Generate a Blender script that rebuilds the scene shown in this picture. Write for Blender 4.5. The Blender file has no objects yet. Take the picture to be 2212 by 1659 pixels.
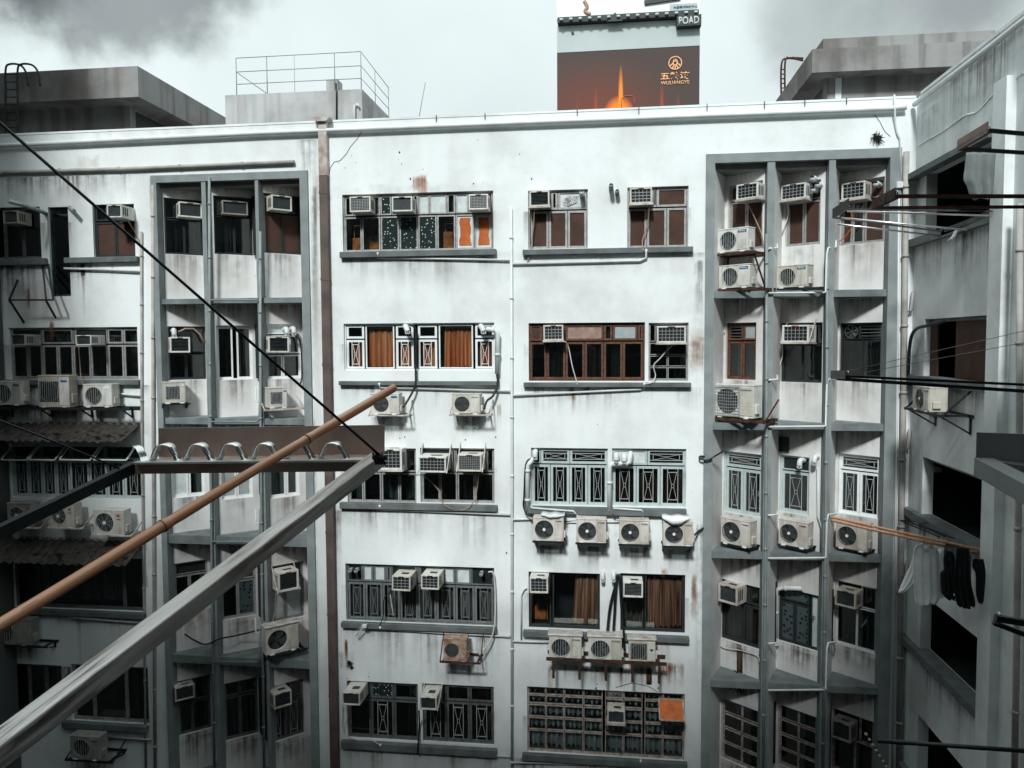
# light and block heights
BLOCK_H, LEFT_H, XLW, BLOCK_Y, SIDE_L, SIDE_R = 16.2, 15.5, -15.3, 9, 3.2, 2.4
SUN_EL, SUN_AZ, SUN_E, SUN_A = 41, -7, 1.5, 8
SKY0, ZEN, EXPO = 3.4, .40, 1.27
import bpy, math, random
from mathutils import Vector, Matrix
random.seed(7)
SC = bpy.context.scene
COL = SC.collection
PI = math.pi
V = Vector
# ------------------------------------------------------------------ camera
FPX, W2, H2 = 1660.0, 1106.0, 829.5          # focal length and centre, in units of a 2212 x 1659 picture
CAMZ = 16.0
YAW, PITCH, ROLL = math.radians(7.0), math.radians(3.2), -0.0055
CR = Matrix.Rotation(YAW, 3, 'Z') @ Matrix.Rotation(PI/2 - PITCH, 3, 'X') @ Matrix.Rotation(ROLL, 3, 'Z')
CP = V((0, 0, CAMZ))
cd = bpy.data.cameras.new('camera'); cam = bpy.data.objects.new('camera', cd); COL.objects.link(cam)
cam.matrix_world = Matrix.Translation(CP) @ CR.to_4x4()
cd.sensor_width = 36; cd.lens = FPX/2212*36; cd.clip_start = .05; cd.clip_end = 2000
SC.camera = cam
def ray(px, py): return CR @ V(((px-W2)/FPX, (H2-py)/FPX, -1))
class Surf:
    """An upright plane: u runs right, v up, n points at the viewer. Local axes: x=u, y=into the wall, z=up."""
    def __init__(s, p0, u):
        s.p0 = V(p0); s.u = V(u).normalized(); s.n = V((s.u.y, -s.u.x, 0)); s.rz = math.atan2(s.u.y, s.u.x)
    def uv(s, px, py, off=0):
        d = ray(px, py); p0 = s.p0 + s.n*off
        t = (p0-CP).dot(s.n)/d.dot(s.n); p = CP + d*t
        return (p-p0).dot(s.u), p.z
    def at(s, u, v, off=0): p = s.p0 + s.u*u + s.n*off; return V((p.x, p.y, v))
    def pt(s, px, py, off=0): return s.at(*s.uv(px, py, off), off)
    def box(s, b, off=0):
        x0, y0, x1, y1 = b; xm, ym = (x0+x1)/2, (y0+y1)/2
        return s.uv(x0, ym, off)[0], s.uv(xm, y1, off)[1], s.uv(x1, ym, off)[0], s.uv(xm, y0, off)[1]
DF = 18.0
F = Surf((0, DF, 0), (1, 0, 0))
def Y(y): return Surf((0, y, 0), (1, 0, 0))
XR = F.uv(1968, 800)[0]
WR = Surf((XR, DF, 0), (0, -1, 0))
# ------------------------------------------------------------------ materials
M = {}
def mat(name, col, rough=.6, metal=0.0, var=.12, scale=6, bump=0, spec=.4, tint=None, stretch=None):
    if name in M: return M[name]
    m = bpy.data.materials.new(name); m.use_nodes = True; nt = m.node_tree; N = nt.nodes; L = nt.links
    b = N['Principled BSDF']; b.inputs['Roughness'].default_value = rough; b.inputs['Metallic'].default_value = metal
    b.inputs['Specular IOR Level'].default_value = spec
    g = N.new('ShaderNodeNewGeometry'); n = N.new('ShaderNodeTexNoise'); n.inputs['Scale'].default_value = scale; n.inputs['Detail'].default_value = 6
    if stretch:
        mp = N.new('ShaderNodeMapping'); mp.inputs['Scale'].default_value = stretch; L.new(g.outputs['Position'], mp.inputs['Vector']); L.new(mp.outputs['Vector'], n.inputs['Vector'])
    else: L.new(g.outputs['Position'], n.inputs['Vector'])
    r = N.new('ShaderNodeValToRGB'); r.color_ramp.elements[0].position = .3; r.color_ramp.elements[1].position = .7
    lo = tint or tuple(c*(1-2*var) for c in col)
    r.color_ramp.elements[0].color = (*lo, 1); r.color_ramp.elements[1].color = (*[min(1, c*(1+var*.6)) for c in col], 1)
    L.new(n.outputs['Fac'], r.inputs['Fac'])
    if name.startswith('ac_') and name != 'ac_dark':      # every unit has aged a little differently
        oi = N.new('ShaderNodeObjectInfo'); rr = N.new('ShaderNodeValToRGB'); e = rr.color_ramp.elements; e[0].color = (1.08, 1.09, 1.09, 1); e[1].color = (.80, .76, .69, 1); e.new(.55).color = (.97, .96, .93, 1)
        mm = N.new('ShaderNodeMix'); mm.data_type = 'RGBA'; mm.blend_type = 'MULTIPLY'; mm.inputs[0].default_value = 1; L.new(oi.outputs['Random'], rr.inputs[0]); L.new(r.outputs['Color'], mm.inputs[6]); L.new(rr.outputs[0], mm.inputs[7])
        n3 = N.new('ShaderNodeTexNoise'); n3.inputs['Scale'].default_value = 1.6; n3.inputs['Detail'].default_value = 5; mp3 = N.new('ShaderNodeMapping'); mp3.inputs['Scale'].default_value = (7, 7, .8); L.new(g.outputs['Position'], mp3.inputs[0]); L.new(mp3.outputs[0], n3.inputs['Vector'])
        r3 = N.new('ShaderNodeMapRange'); r3.inputs[1].default_value = .52; r3.inputs[2].default_value = .75; r3.inputs[4].default_value = .55; L.new(n3.outputs['Fac'], r3.inputs[0]); m4 = N.new('ShaderNodeMix'); m4.data_type = 'RGBA'; L.new(r3.outputs[0], m4.inputs[0]); L.new(mm.outputs[2], m4.inputs[6]); m4.inputs[7].default_value = (.26, .20, .15, 1); L.new(m4.outputs[2], b.inputs['Base Color'])
    else: L.new(r.outputs['Color'], b.inputs['Base Color'])
    if bump:
        bp = N.new('ShaderNodeBump'); bp.inputs['Strength'].default_value = bump; bp.inputs['Distance'].default_value = .01
        n2 = N.new('ShaderNodeTexNoise'); n2.inputs['Scale'].default_value = scale*9; L.new(g.outputs['Position'], n2.inputs['Vector'])
        L.new(n2.outputs['Fac'], bp.inputs['Height']); L.new(bp.outputs['Normal'], b.inputs['Normal'])
    M[name] = m; return m
def plaster(name, base, dirt, amount=.5, warm=None, stains=(), streak=.5, sharp=False):
    m = bpy.data.materials.new(name); m.use_nodes = True; nt = m.node_tree; N = nt.nodes; L = nt.links
    b = N['Principled BSDF']; b.inputs['Roughness'].default_value = .85; b.inputs['Specular IOR Level'].default_value = .2
    g = N.new('ShaderNodeNewGeometry'); P = g.outputs['Position']
    def noise(sc, detail=6, vec=P, rough=.6):
        n = N.new('ShaderNodeTexNoise'); n.inputs['Scale'].default_value = sc; n.inputs['Detail'].default_value = detail; n.inputs['Roughness'].default_value = rough
        L.new(vec, n.inputs['Vector']); return n.outputs['Fac']
    def scaled(v):
        mp = N.new('ShaderNodeMapping'); mp.inputs['Scale'].default_value = v; L.new(P, mp.inputs['Vector']); return mp.outputs['Vector']
    def ramp(fac, a, c):
        r = N.new('ShaderNodeMapRange'); r.inputs[1].default_value = a; r.inputs[2].default_value = c; r.interpolation_type = 'SMOOTHSTEP'
        L.new(fac, r.inputs[0]); return r.outputs[0]
    def op(o, a, c):
        n = N.new('ShaderNodeMath'); n.operation = o
        for i, v in enumerate((a, c)):
            if v is None: continue
            if isinstance(v, (int, float)): n.inputs[i].default_value = v
            else: L.new(v, n.inputs[i])
        return n.outputs[0]
    def mix(f, A, B):
        n = N.new('ShaderNodeMix'); n.data_type = 'RGBA'
        for s_, v in ((n.inputs[0], f), (n.inputs[6], A), (n.inputs[7], B)):
            if isinstance(v, (int, float)): s_.default_value = v
            elif isinstance(v, tuple): s_.default_value = (*v, 1)
            else: L.new(v, s_)
        return n.outputs[2]
    big = ramp(noise(.45, 8), .42, .72); st = ramp(noise(1.0, 5, scaled((3.2, 3.2, .16)), .5), .46, .66) if sharp else ramp(noise(1.0, 4, scaled((1.7, 1.7, .10)), .5), .45, .95)
    fine = ramp(noise(7, 6), .5, .9)
    c = mix(op('MULTIPLY', big, amount), tuple(base), tuple(dirt))
    c = mix(op('MULTIPLY', st, streak*amount), c, tuple(x*.8 for x in dirt))
    c = mix(op('MULTIPLY', fine, .18), c, tuple(x*.7 for x in dirt))
    if warm: c = mix(op('MULTIPLY', ramp(noise(.8, 5), .52, .75), .6), c, tuple(warm))
    specks = ramp(noise(3.4, 3, rough=.8), .74, .79)
    c = mix(op('MULTIPLY', specks, .35), c, tuple(x*.35 for x in dirt))
    if stains:
        sx = N.new('ShaderNodeSeparateXYZ'); L.new(P, sx.inputs[0])
        d1 = op('MULTIPLY', op('SUBTRACT', noise(5, 6), .5), .35); d2 = op('MULTIPLY', op('SUBTRACT', noise(3.3, 6), .5), .5)
        X = op('ADD', sx.outputs[0], d1); Z = op('ADD', sx.outputs[2], d2)
        sn = ramp(noise(1.3, 4, scaled((3, 3, .35)), .5), .15, .85)
        for (cx, cz, hx, hz, col, s_, soft) in stains:
            ax = op('DIVIDE', op('ABSOLUTE', op('SUBTRACT', X, cx), None), hx); az = op('DIVIDE', op('ABSOLUTE', op('SUBTRACT', Z, cz), None), hz)
            mm = ramp(op('MAXIMUM', ax, az), 1.0+soft, 1.0-soft)
            c = mix(op('MULTIPLY', op('MULTIPLY', mm, sn), s_), c, tuple(col))
    L.new(c, b.inputs['Base Color'])
    bp = N.new('ShaderNodeBump'); bp.inputs['Strength'].default_value = .35; bp.inputs['Distance'].default_value = .02
    h = op('ADD', noise(1.3, 8), op('MULTIPLY', noise(28, 4), .25)); L.new(h, bp.inputs['Height']); L.new(bp.outputs['Normal'], b.inputs['Normal'])
    M[name] = m; return m
def glassmat(name, tint, fac=.10, rough=.04):
    m = bpy.data.materials.new(name); m.use_nodes = True; nt = m.node_tree; N = nt.nodes; L = nt.links
    for n in list(N):
        if n.type == 'BSDF_PRINCIPLED': N.remove(n)
    t = N.new('ShaderNodeBsdfTransparent'); t.inputs[0].default_value = (*tint, 1)
    gl = N.new('ShaderNodeBsdfGlossy'); gl.inputs['Roughness'].default_value = rough; gl.inputs['Color'].default_value = (.9, .95, .95, 1)
    mx = N.new('ShaderNodeMixShader'); lw = N.new('ShaderNodeLayerWeight'); lw.inputs[0].default_value = .15
    ad = N.new('ShaderNodeMath'); ad.operation = 'ADD'; ad.use_clamp = True; ad.inputs[1].default_value = fac-.02
    bp = N.new('ShaderNodeBump'); bp.inputs['Strength'].default_value = .08; bp.inputs['Distance'].default_value = .05
    nz = N.new('ShaderNodeTexNoise'); nz.inputs['Scale'].default_value = 2.5; g = N.new('ShaderNodeNewGeometry')
    L.new(g.outputs['Position'], nz.inputs['Vector']); L.new(nz.outputs['Fac'], bp.inputs['Height']); L.new(bp.outputs['Normal'], gl.inputs['Normal'])
    L.new(lw.outputs['Fresnel'], ad.inputs[0]); L.new(ad.outputs[0], mx.inputs[0]); L.new(t.outputs[0], mx.inputs[1]); L.new(gl.outputs[0], mx.inputs[2])
    L.new(mx.outputs[0], N['Material Output'].inputs['Surface']); M[name] = m; return m
def dotmat(name, base, dot, scale, thr):
    m = bpy.data.materials.new(name); m.use_nodes = True; N = m.node_tree.nodes; L = m.node_tree.links; b = N['Principled BSDF']; b.inputs['Roughness'].default_value = .2
    g = N.new('ShaderNodeNewGeometry'); v = N.new('ShaderNodeTexVoronoi'); v.inputs['Scale'].default_value = scale; v.inputs['Randomness'].default_value = .7
    L.new(g.outputs['Position'], v.inputs['Vector'])
    r = N.new('ShaderNodeValToRGB'); r.color_ramp.elements[0].position = thr; r.color_ramp.elements[1].position = thr+.06
    r.color_ramp.elements[0].color = (*dot, 1); r.color_ramp.elements[1].color = (*base, 1)
    L.new(v.outputs['Distance'], r.inputs[0]); L.new(r.outputs[0], b.inputs['Base Color']); M[name] = m; return m
glassmat('glass', (.84, .88, .88), .14); glassmat('glass_dark', (.50, .55, .55), .12)
dotmat('dot_glass', (.018, .028, .028), (.55, .65, .62), 13, .16)
dotmat('mosaic_glass', (.06, .085, .09), (.012, .02, .022), 9, .3)
mat('alu', (.42, .42, .41), .45, .35, .15, 9); mat('alu_dark', (.16, .17, .17), .5, .3, .2, 9)
mat('white_frame', (.80, .84, .84), .45, 0, .06); mat('green_frame', (.47, .55, .545), .5, 0, .08); mat('black_frame', (.025, .032, .034), .5, 0, .1)
mat('brown_frame', (.135, .060, .036), .6, 0, .3, 12); mat('rust_frame', (.46, .42, .39), .7, .1, .3, 9, tint=(.22, .15, .12)); mat('grey_frame', (.20, .215, .215), .55, .2, .15)
mat('screen', (.070, .033, .023), .8, 0, .18, 3); mat('white_panel', (.62, .68, .68), .5, 0, .1); mat('grey_panel', (.36, .40, .40), .6, 0, .1)
mat('orange_board', (.50, .115, .015), .55, 0, .16, 7); mat('pink_panel', (.36, .24, .20), .55, 0, .15); mat('foil', (.50, .54, .54), .35, .5, .4, 18, 1.0)
mat('orange_curtain', (.96, .44, .21), .9, 0, .25, 6, tint=(.56, .12, .02), stretch=(1, 1, .06)); mat('brown_curtain', (.50, .24, .15), .9, 0, .3, 9, tint=(.035, .012, .008), stretch=(1, 1, .06)); mat('dark_curtain', (.17, .145, .13), .9, 0, .3, 8, tint=(.025, .022, .02), stretch=(1, 1, .08))
mat('net_curtain', (.52, .56, .56), .9, 0, .25, 8, tint=(.16, .18, .18), stretch=(1, 1, .1)); mat('grey_curtain', (.30, .29, .28), .9, 0, .3, 8, tint=(.06, .06, .06), stretch=(1, 1, .1))
mat('room', (.022, .028, .030), .9, 0, .2, 2); mat('warm_thing', (.66, .22, .06), .8, 0, .4, 5)
mat('grille_white', (.40, .43, .43), .5, .1, .05); mat('grille_grey', (.20, .22, .22), .5, .2, .1)
mat('ac_white', (.66, .66, .63), .5, 0, .10, 5, tint=(.56, .55, .52)); mat('ac_beige', (.62, .60, .57), .55, 0, .14, 4, tint=(.46, .43, .39))
mat('ac_grey', (.32, .31, .29), .6, 0, .15, 5); mat('ac_rusty', (.44, .35, .28), .7, 0, .3, 9, tint=(.20, .10, .06)); mat('ac_dark', (.014, .020, .022), .5, 0, .1)
mat('fin', (.10, .12, .125), .5, .3, .2); mat('wire', (.50, .52, .52), .4, .4, .1); mat('wire_dark', (.11, .12, .12), .5, .3, .1); mat('fan', (.05, .06, .06), .4, 0, .1)
mat('badge_blue', (.02, .13, .26), .4, 0, .05); mat('badge_dark', (.02, .025, .028), .4, 0, .05); mat('badge_white', (.75, .78, .78), .5, 0, .03); mat('badge_red', (.45, .08, .02), .5, 0, .1)
mat('rust', (.085, .040, .025), .85, .2, .4, 10, .4); mat('black_iron', (.018, .022, .024), .6, .3, .2); mat('white_iron', (.58, .58, .56), .5, .1, .15, tint=(.36, .28, .23))
mat('pvc', (.68, .71, .71), .45, 0, .07, 3); mat('pvc_grey', (.26, .30, .30), .55, 0, .12, 3); mat('pvc_dirty', (.40, .38, .36), .6, 0, .15, 3); mat('brown_pipe', (.125, .092, .082), .65, 0, .22, 2, .2)
mat('hopper', (.50, .47, .45), .7, 0, .25, 4, tint=(.28, .20, .16)); mat('hose_black', (.012, .016, .018), .45, 0, .1); mat('hose_orange', (.55, .12, .02), .5, 0, .1); mat('hose_tan', (.40, .27, .20), .6, 0, .15)
mat('hose_white', (.62, .62, .60), .5, 0, .1); mat('ledge', (.14, .158, .16), .8, 0, .2, 3, .3); mat('spandrel', (.19, .218, .222), .8, 0, .2, 2.5, .3)
mat('pilaster', (.25, .282, .284), .8, 0, .12, 2.5, .3)
mat('steel', (.94, .93, .92), .32, .85, .10, 5, .02, tint=(.78, .75, .72)); mat('steel_brown', (.76, .63, .57), .5, .1, .2, 5, .1, tint=(.46, .32, .26)); mat('steel_dark', (.030, .036, .038), .45, .4, .2); mat('steel_bright', (.95, .95, .94), .22, .95, .08, 8)
mat('cable', (.010, .013, .014), .4, 0, .1); mat('dark_steel_rack', (.045, .045, .045), .6, .3, .3, 9)
mat('cloth_white', (.90, .92, .92), .9, 0, .08, 3); mat('cloth_black', (.008, .010, .012), .9, 0, .2, 3); mat('cloth_grey', (.17, .19, .19), .9, 0, .15, 3)
mat('corrugated', (.065, .055, .048), .9, 0, .5, 7, .6, tint=(.02, .018, .016)); mat('moss', (.02, .022, .018), .95, 0, .4, 14, .8)
mat('asphalt', (.05, .052, .052), .9, 0, .2, 1.5, .3); mat('roofing', (.22, .22, .215), .9, 0, .2, 1, .3)
mat('poster_black', (.03, .035, .037), .6, 0, .1); mat('poster_grey', (.42, .48, .48), .6, 0, .05, .4); mat('sign_grey', (.50, .55, .54), .6, 0, .05); mat('gold', (.80, .42, .20), .5, 0, .06); mat('bulb', (.6, .5, .35), .3, 0, .1)
def bamboo():
    m = mat('bamboo', (.80, .44, .26), .30, 0, .2, 14, spec=.8, tint=(.52, .19, .075)); N = m.node_tree.nodes; L = m.node_tree.links
    nz = [n for n in N if n.type == 'TEX_NOISE'][0]; tc = N.new('ShaderNodeTexCoord'); mp = N.new('ShaderNodeMapping'); mp.inputs['Scale'].default_value = (2.2, 2.2, .10)
    L.new(tc.outputs['Object'], mp.inputs[0]); L.new(mp.outputs[0], nz.inputs['Vector']); nz.inputs['Scale'].default_value = 22
bamboo()
mat('steel_matte', (.80, .79, .76), .4, .1, .12, 12)
def worn_steel():
    m = bpy.data.materials.new('worn_steel'); m.use_nodes = True; N = m.node_tree.nodes; L = m.node_tree.links; b = N['Principled BSDF']; b.inputs['Metallic'].default_value = .55
    tc = N.new('ShaderNodeTexCoord')
    def nz(v, sc, d=6):
        mp = N.new('ShaderNodeMapping'); mp.inputs['Scale'].default_value = v; L.new(tc.outputs['Object'], mp.inputs[0]); n = N.new('ShaderNodeTexNoise'); n.inputs['Scale'].default_value = sc; n.inputs['Detail'].default_value = d; L.new(mp.outputs[0], n.inputs['Vector']); return n.outputs['Fac']
    def rmp(f, stops):
        r = N.new('ShaderNodeValToRGB'); e = r.color_ramp.elements; e[0].position, e[0].color = stops[0][0], (*stops[0][1], 1); e[1].position, e[1].color = stops[-1][0], (*stops[-1][1], 1)
        for p, c in stops[1:-1]: e.new(p).color = (*c, 1)
        L.new(f, r.inputs[0]); return r.outputs[0]
    base = rmp(nz((3, 3, .35), 14), [(.3, (.48, .45, .42)), (.5, (.72, .70, .68)), (.75, (.86, .85, .83))])
    fl = rmp(nz((9, 9, .7), 9, 8), [(.50, (0, 0, 0)), (.60, (1, 1, 1))]); fl2 = rmp(nz((1, 1, .4), 5), [(.38, (0, 0, 0)), (.55, (1, 1, 1))])
    mu = N.new('ShaderNodeMath'); mu.operation = 'MULTIPLY'; L.new(fl, mu.inputs[0]); L.new(fl2, mu.inputs[1])
    mx = N.new('ShaderNodeMix'); mx.data_type = 'RGBA'; L.new(mu.outputs[0], mx.inputs[0]); L.new(base, mx.inputs[6]); mx.inputs[7].default_value = (.13, .10, .085, 1)
    # scratches and brown grime
    gr = rmp(nz((2, 2, .25), 6), [(.38, (.08, .08, .08)), (.66, (.75, .75, .75))]); mx2 = N.new('ShaderNodeMix'); mx2.data_type = 'RGBA'; L.new(gr, mx2.inputs[0]); L.new(mx.outputs[2], mx2.inputs[6]); mx2.inputs[7].default_value = (.30, .235, .20, 1)
    L.new(mx2.outputs[2], b.inputs['Base Color']); rg = rmp(nz((6, 6, .4), 10), [(.3, (.34, .34, .34)), (.7, (.60, .60, .60))]); L.new(rg, b.inputs['Roughness']); M['worn_steel'] = m
worn_steel()
def stainmat(name, col, strength, topfade=.02):
    m = bpy.data.materials.new(name); m.use_nodes = True; N = m.node_tree.nodes; L = m.node_tree.links
    for n in list(N):
        if n.type == 'BSDF_PRINCIPLED': N.remove(n)
    d = N.new('ShaderNodeBsdfDiffuse'); d.inputs[0].default_value = (*col, 1); t = N.new('ShaderNodeBsdfTransparent'); mx = N.new('ShaderNodeMixShader')
    uv = N.new('ShaderNodeUVMap'); uv.uv_map = 'UVMap'; sx = N.new('ShaderNodeSeparateXYZ'); L.new(uv.outputs[0], sx.inputs[0]); g = N.new('ShaderNodeNewGeometry')
    def op(o, a, c=None, cl=False):
        n = N.new('ShaderNodeMath'); n.operation = o; n.use_clamp = cl
        for i, v in enumerate((a, c)):
            if v is None: continue
            if isinstance(v, (int, float)): n.inputs[i].default_value = v
            else: L.new(v, n.inputs[i])
        return n.outputs[0]
    def nz(v, sc, a, c):
        mp = N.new('ShaderNodeMapping'); mp.inputs['Scale'].default_value = v; L.new(g.outputs['Position'], mp.inputs[0]); n = N.new('ShaderNodeTexNoise'); n.inputs['Scale'].default_value = sc; n.inputs['Detail'].default_value = 6; L.new(mp.outputs[0], n.inputs['Vector'])
        r = N.new('ShaderNodeMapRange'); r.inputs[1].default_value = a; r.inputs[2].default_value = c; r.interpolation_type = 'SMOOTHSTEP'; L.new(n.outputs['Fac'], r.inputs[0]); return r.outputs[0]
    drip = op('ADD', op('MULTIPLY', nz((7, 7, .22), 1.6, .40, .72), .75), op('MULTIPLY', nz((1, 1, 1), 4, .35, .7), .35))
    ed = op('SUBTRACT', 1.0, op('POWER', op('ABSOLUTE', op('SUBTRACT', op('MULTIPLY', sx.outputs[0], 2.0), 1.0)), 2.5), True)
    a = op('MULTIPLY', op('MULTIPLY', op('MULTIPLY', op('MULTIPLY', op('POWER', sx.outputs[1], 1.6), op('MULTIPLY', op('SUBTRACT', 1.0, sx.outputs[1]), 1/topfade, True)), ed), drip), strength, True)
    L.new(a, mx.inputs[0]); L.new(t.outputs[0], mx.inputs[1]); L.new(d.outputs[0], mx.inputs[2]); L.new(mx.outputs[0], N['Material Output'].inputs['Surface']); M[name] = m
stainmat('soot_and_shade', (.12, .105, .092), .50); stainmat('rust_run', (.27, .10, .04), 1.25, .22); stainmat('brown_soot', (.20, .145, .115), .62); stainmat('faint_soot', (.16, .145, .135), .42)
# ------------------------------------------------------------------ mesh helper
class MB:
    def __init__(s): s.v = []; s.f = []; s.sm = []
    def quad(s, *p, sm=False):
        i = len(s.v); s.v += [tuple(q) for q in p]; s.f.append(tuple(range(i, i+len(p)))); s.sm.append(sm); return s
    def box(s, x0, y0, z0, x1, y1, z1):
        i = len(s.v); s.v += [(x, y, z) for z in (z0, z1) for y in (y0, y1) for x in (x0, x1)]
        for q in ((0, 2, 3, 1), (4, 5, 7, 6), (0, 1, 5, 4), (2, 6, 7, 3), (0, 4, 6, 2), (1, 3, 7, 5)): s.f.append(tuple(i+k for k in q)); s.sm.append(False)
        return s
    def cbox(s, x0, y0, z0, x1, y1, z1, c=.012):
        i = len(s.v); X, Yy, Z = (x0, x1), (y0, y1), (z0, z1); idx = {}
        for a in (0, 1):
            for b in (0, 1):
                for d in (0, 1):
                    sx, sy, sz = (1 if a == 0 else -1), (1 if b == 0 else -1), (1 if d == 0 else -1)
                    for k, (ox, oy, oz) in enumerate(((0, c, c), (c, 0, c), (c, c, 0))):
                        idx[a, b, d, k] = len(s.v); s.v.append((X[a]+sx*ox, Yy[b]+sy*oy, Z[d]+sz*oz))
        def f(*q): s.f.append(tuple(q)); s.sm.append(False)
        for a in (0, 1): f(*[idx[a, b, d, 0] for b, d in ((0, 0), (0, 1), (1, 1), (1, 0))])
        for b in (0, 1): f(*[idx[a, b, d, 1] for a, d in ((0, 0), (1, 0), (1, 1), (0, 1))])
        for d in (0, 1): f(*[idx[a, b, d, 2] for a, b in ((0, 0), (0, 1), (1, 1), (1, 0))])
        for a in (0, 1):
            for b in (0, 1): f(idx[a, b, 0, 0], idx[a, b, 1, 0], idx[a, b, 1, 1], idx[a, b, 0, 1])
            for d in (0, 1): f(idx[a, 0, d, 0], idx[a, 1, d, 0], idx[a, 1, d, 2], idx[a, 0, d, 2])
        for b in (0, 1):
            for d in (0, 1): f(idx[0, b, d, 1], idx[1, b, d, 1], idx[1, b, d, 2], idx[0, b, d, 2])
        for a in (0, 1):
            for b in (0, 1):
                for d in (0, 1): f(idx[a, b, d, 0], idx[a, b, d, 1], idx[a, b, d, 2])
        return s
    def tube(s, pts, r, n=8, caps=True, sm=True):
        pts = [V(p) for p in pts]; K = len(pts); rr = r if isinstance(r, (list, tuple)) else [r]*K; rings = []; up = None
        for k in range(K):
            t = (pts[min(k+1, K-1)]-pts[max(k-1, 0)])
            t = t.normalized() if t.length > 1e-9 else V((0, 0, 1))
            if up is None:
                up = V((0, 0, 1)) if abs(t.z) < .9 else V((0, 1, 0))
            a = t.cross(up)
            if a.length < 1e-4: a = t.cross(V((1, .3, 0)))
            a.normalize(); b = a.cross(t).normalized(); up = b
            i = len(s.v); rings.append(i)
            for q in range(n):
                an = 2*PI*(q+.5)/n; s.v.append(tuple(pts[k] + a*(math.cos(an)*rr[k]) + b*(math.sin(an)*rr[k])))
        for k in range(K-1):
            for q in range(n):
                q2 = (q+1) % n; s.f.append((rings[k]+q, rings[k]+q2, rings[k+1]+q2, rings[k+1]+q)); s.sm.append(sm and n > 4)
        if caps:
            s.f.append(tuple(rings[0]+q for q in range(n))[::-1]); s.sm.append(False)
            s.f.append(tuple(rings[-1]+q for q in range(n))); s.sm.append(False)
        return s
    def bar(s, p0, p1, w, h=None, up=(0, 0, 1)):
        """rectangular bar: w across, h along up"""
        h = h or w; p0, p1 = V(p0), V(p1); t = (p1-p0).normalized(); a = t.cross(V(up))
        if a.length < 1e-4: a = t.cross(V((0, 1, 0)))
        a.normalize(); b = a.cross(t).normalized(); i = len(s.v)
        for p in (p0, p1):
            for x, z in ((-1, -1), (1, -1), (1, 1), (-1, 1)): s.v.append(tuple(p + a*(x*w/2) + b*(z*h/2)))
        for q in ((3, 2, 1, 0), (4, 5, 6, 7), (0, 1, 5, 4), (1, 2, 6, 5), (2, 3, 7, 6), (3, 0, 4, 7)): s.f.append(tuple(i+k for k in q)); s.sm.append(False)
        return s
    def disc(s, cx, y, cz, r, n=28, y1=None):
        if y1 is None:
            return s.quad(*[(cx+r*math.cos(2*PI*k/n), y, cz+r*math.sin(2*PI*k/n)) for k in range(n)])
        return s.tube([(cx, y, cz), (cx, y1, cz)], r, n)
    def ring(s, cx, y, cz, r, t, n=28):
        return s.tube([(cx+r*math.cos(2*PI*k/n), y, cz+r*math.sin(2*PI*k/n)) for k in range(n+1)], t, 4, caps=False)
    def plate_hole(s, x0, z0, x1, z1, cx, cz, r, y, n=32, depth=.05):
        def edge(a):
            dx, dz = math.cos(a), math.sin(a); ts = []
            if dx > 1e-9: ts.append((x1-cx)/dx)
            if dx < -1e-9: ts.append((x0-cx)/dx)
            if dz > 1e-9: ts.append((z1-cz)/dz)
            if dz < -1e-9: ts.append((z0-cz)/dz)
            t = min(ts); return (cx+dx*t, y, cz+dz*t)
        an = sorted([2*PI*k/n for k in range(n)] + [math.atan2(z-cz, x-cx) % (2*PI) for x in (x0, x1) for z in (z0, z1)])
        an = [a for k, a in enumerate(an) if k == 0 or a-an[k-1] > 1e-5]
        for k in range(len(an)):
            a, b = an[k], an[(k+1) % len(an)]
            ca, cb = (cx+r*math.cos(a), y, cz+r*math.sin(a)), (cx+r*math.cos(b), y, cz+r*math.sin(b))
            s.quad(ca, edge(a), edge(b), cb)
            s.quad(ca, cb, (cb[0], y+depth, cb[2]), (ca[0], y+depth, ca[2]), sm=True)
        return s
    def prism(s, poly, y0, y1):
        n = len(poly); i = len(s.v); s.v += [(x, y0, z) for x, z in poly] + [(x, y1, z) for x, z in poly]
        s.f.append(tuple(range(i, i+n))); s.f.append(tuple(range(i+2*n-1, i+n-1, -1))); s.sm += [False, False]
        for k in range(n): s.f.append((i+k, i+(k+1) % n, i+n+(k+1) % n, i+n+k)); s.sm.append(False)
        return s
    def build(s, name, m, parent=None, loc=(0, 0, 0), rz=0):
        if any(s.sm):
            ix, nv, mp = {}, [], []
            for q in s.v:
                k = tuple(round(c, 5) for c in q)
                if k not in ix: ix[k] = len(nv); nv.append(q)
                mp.append(ix[k])
            F2 = [tuple(dict.fromkeys(mp[i] for i in f)) for f in s.f]; keep = [i for i, f in enumerate(F2) if len(f) > 2]
            s.v, s.f, s.sm = nv, [F2[i] for i in keep], [s.sm[i] for i in keep]
        me = bpy.data.meshes.new(name); me.from_pydata(s.v, [], s.f); me.polygons.foreach_set('use_smooth', s.sm); me.update()
        me.materials.append(M[m] if isinstance(m, str) else m)
        o = bpy.data.objects.new(name, me); COL.objects.link(o); o.location = loc; o.rotation_euler = (0, 0, rz)
        if parent: o.parent = parent
        return o
def tag(o, label=None, cat=None, group=None, kind=None):
    if label: o['label'] = label
    if cat: o['category'] = cat
    if group: o['group'] = group
    if kind: o['kind'] = kind
    return o
def thing(name, label, cat, loc=(0, 0, 0), rz=0, group=None):
    o = bpy.data.objects.new(name, None); COL.objects.link(o); o.location = loc; o.rotation_euler = (0, 0, rz); o.empty_display_size = .2
    return tag(o, label, cat, group)
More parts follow.
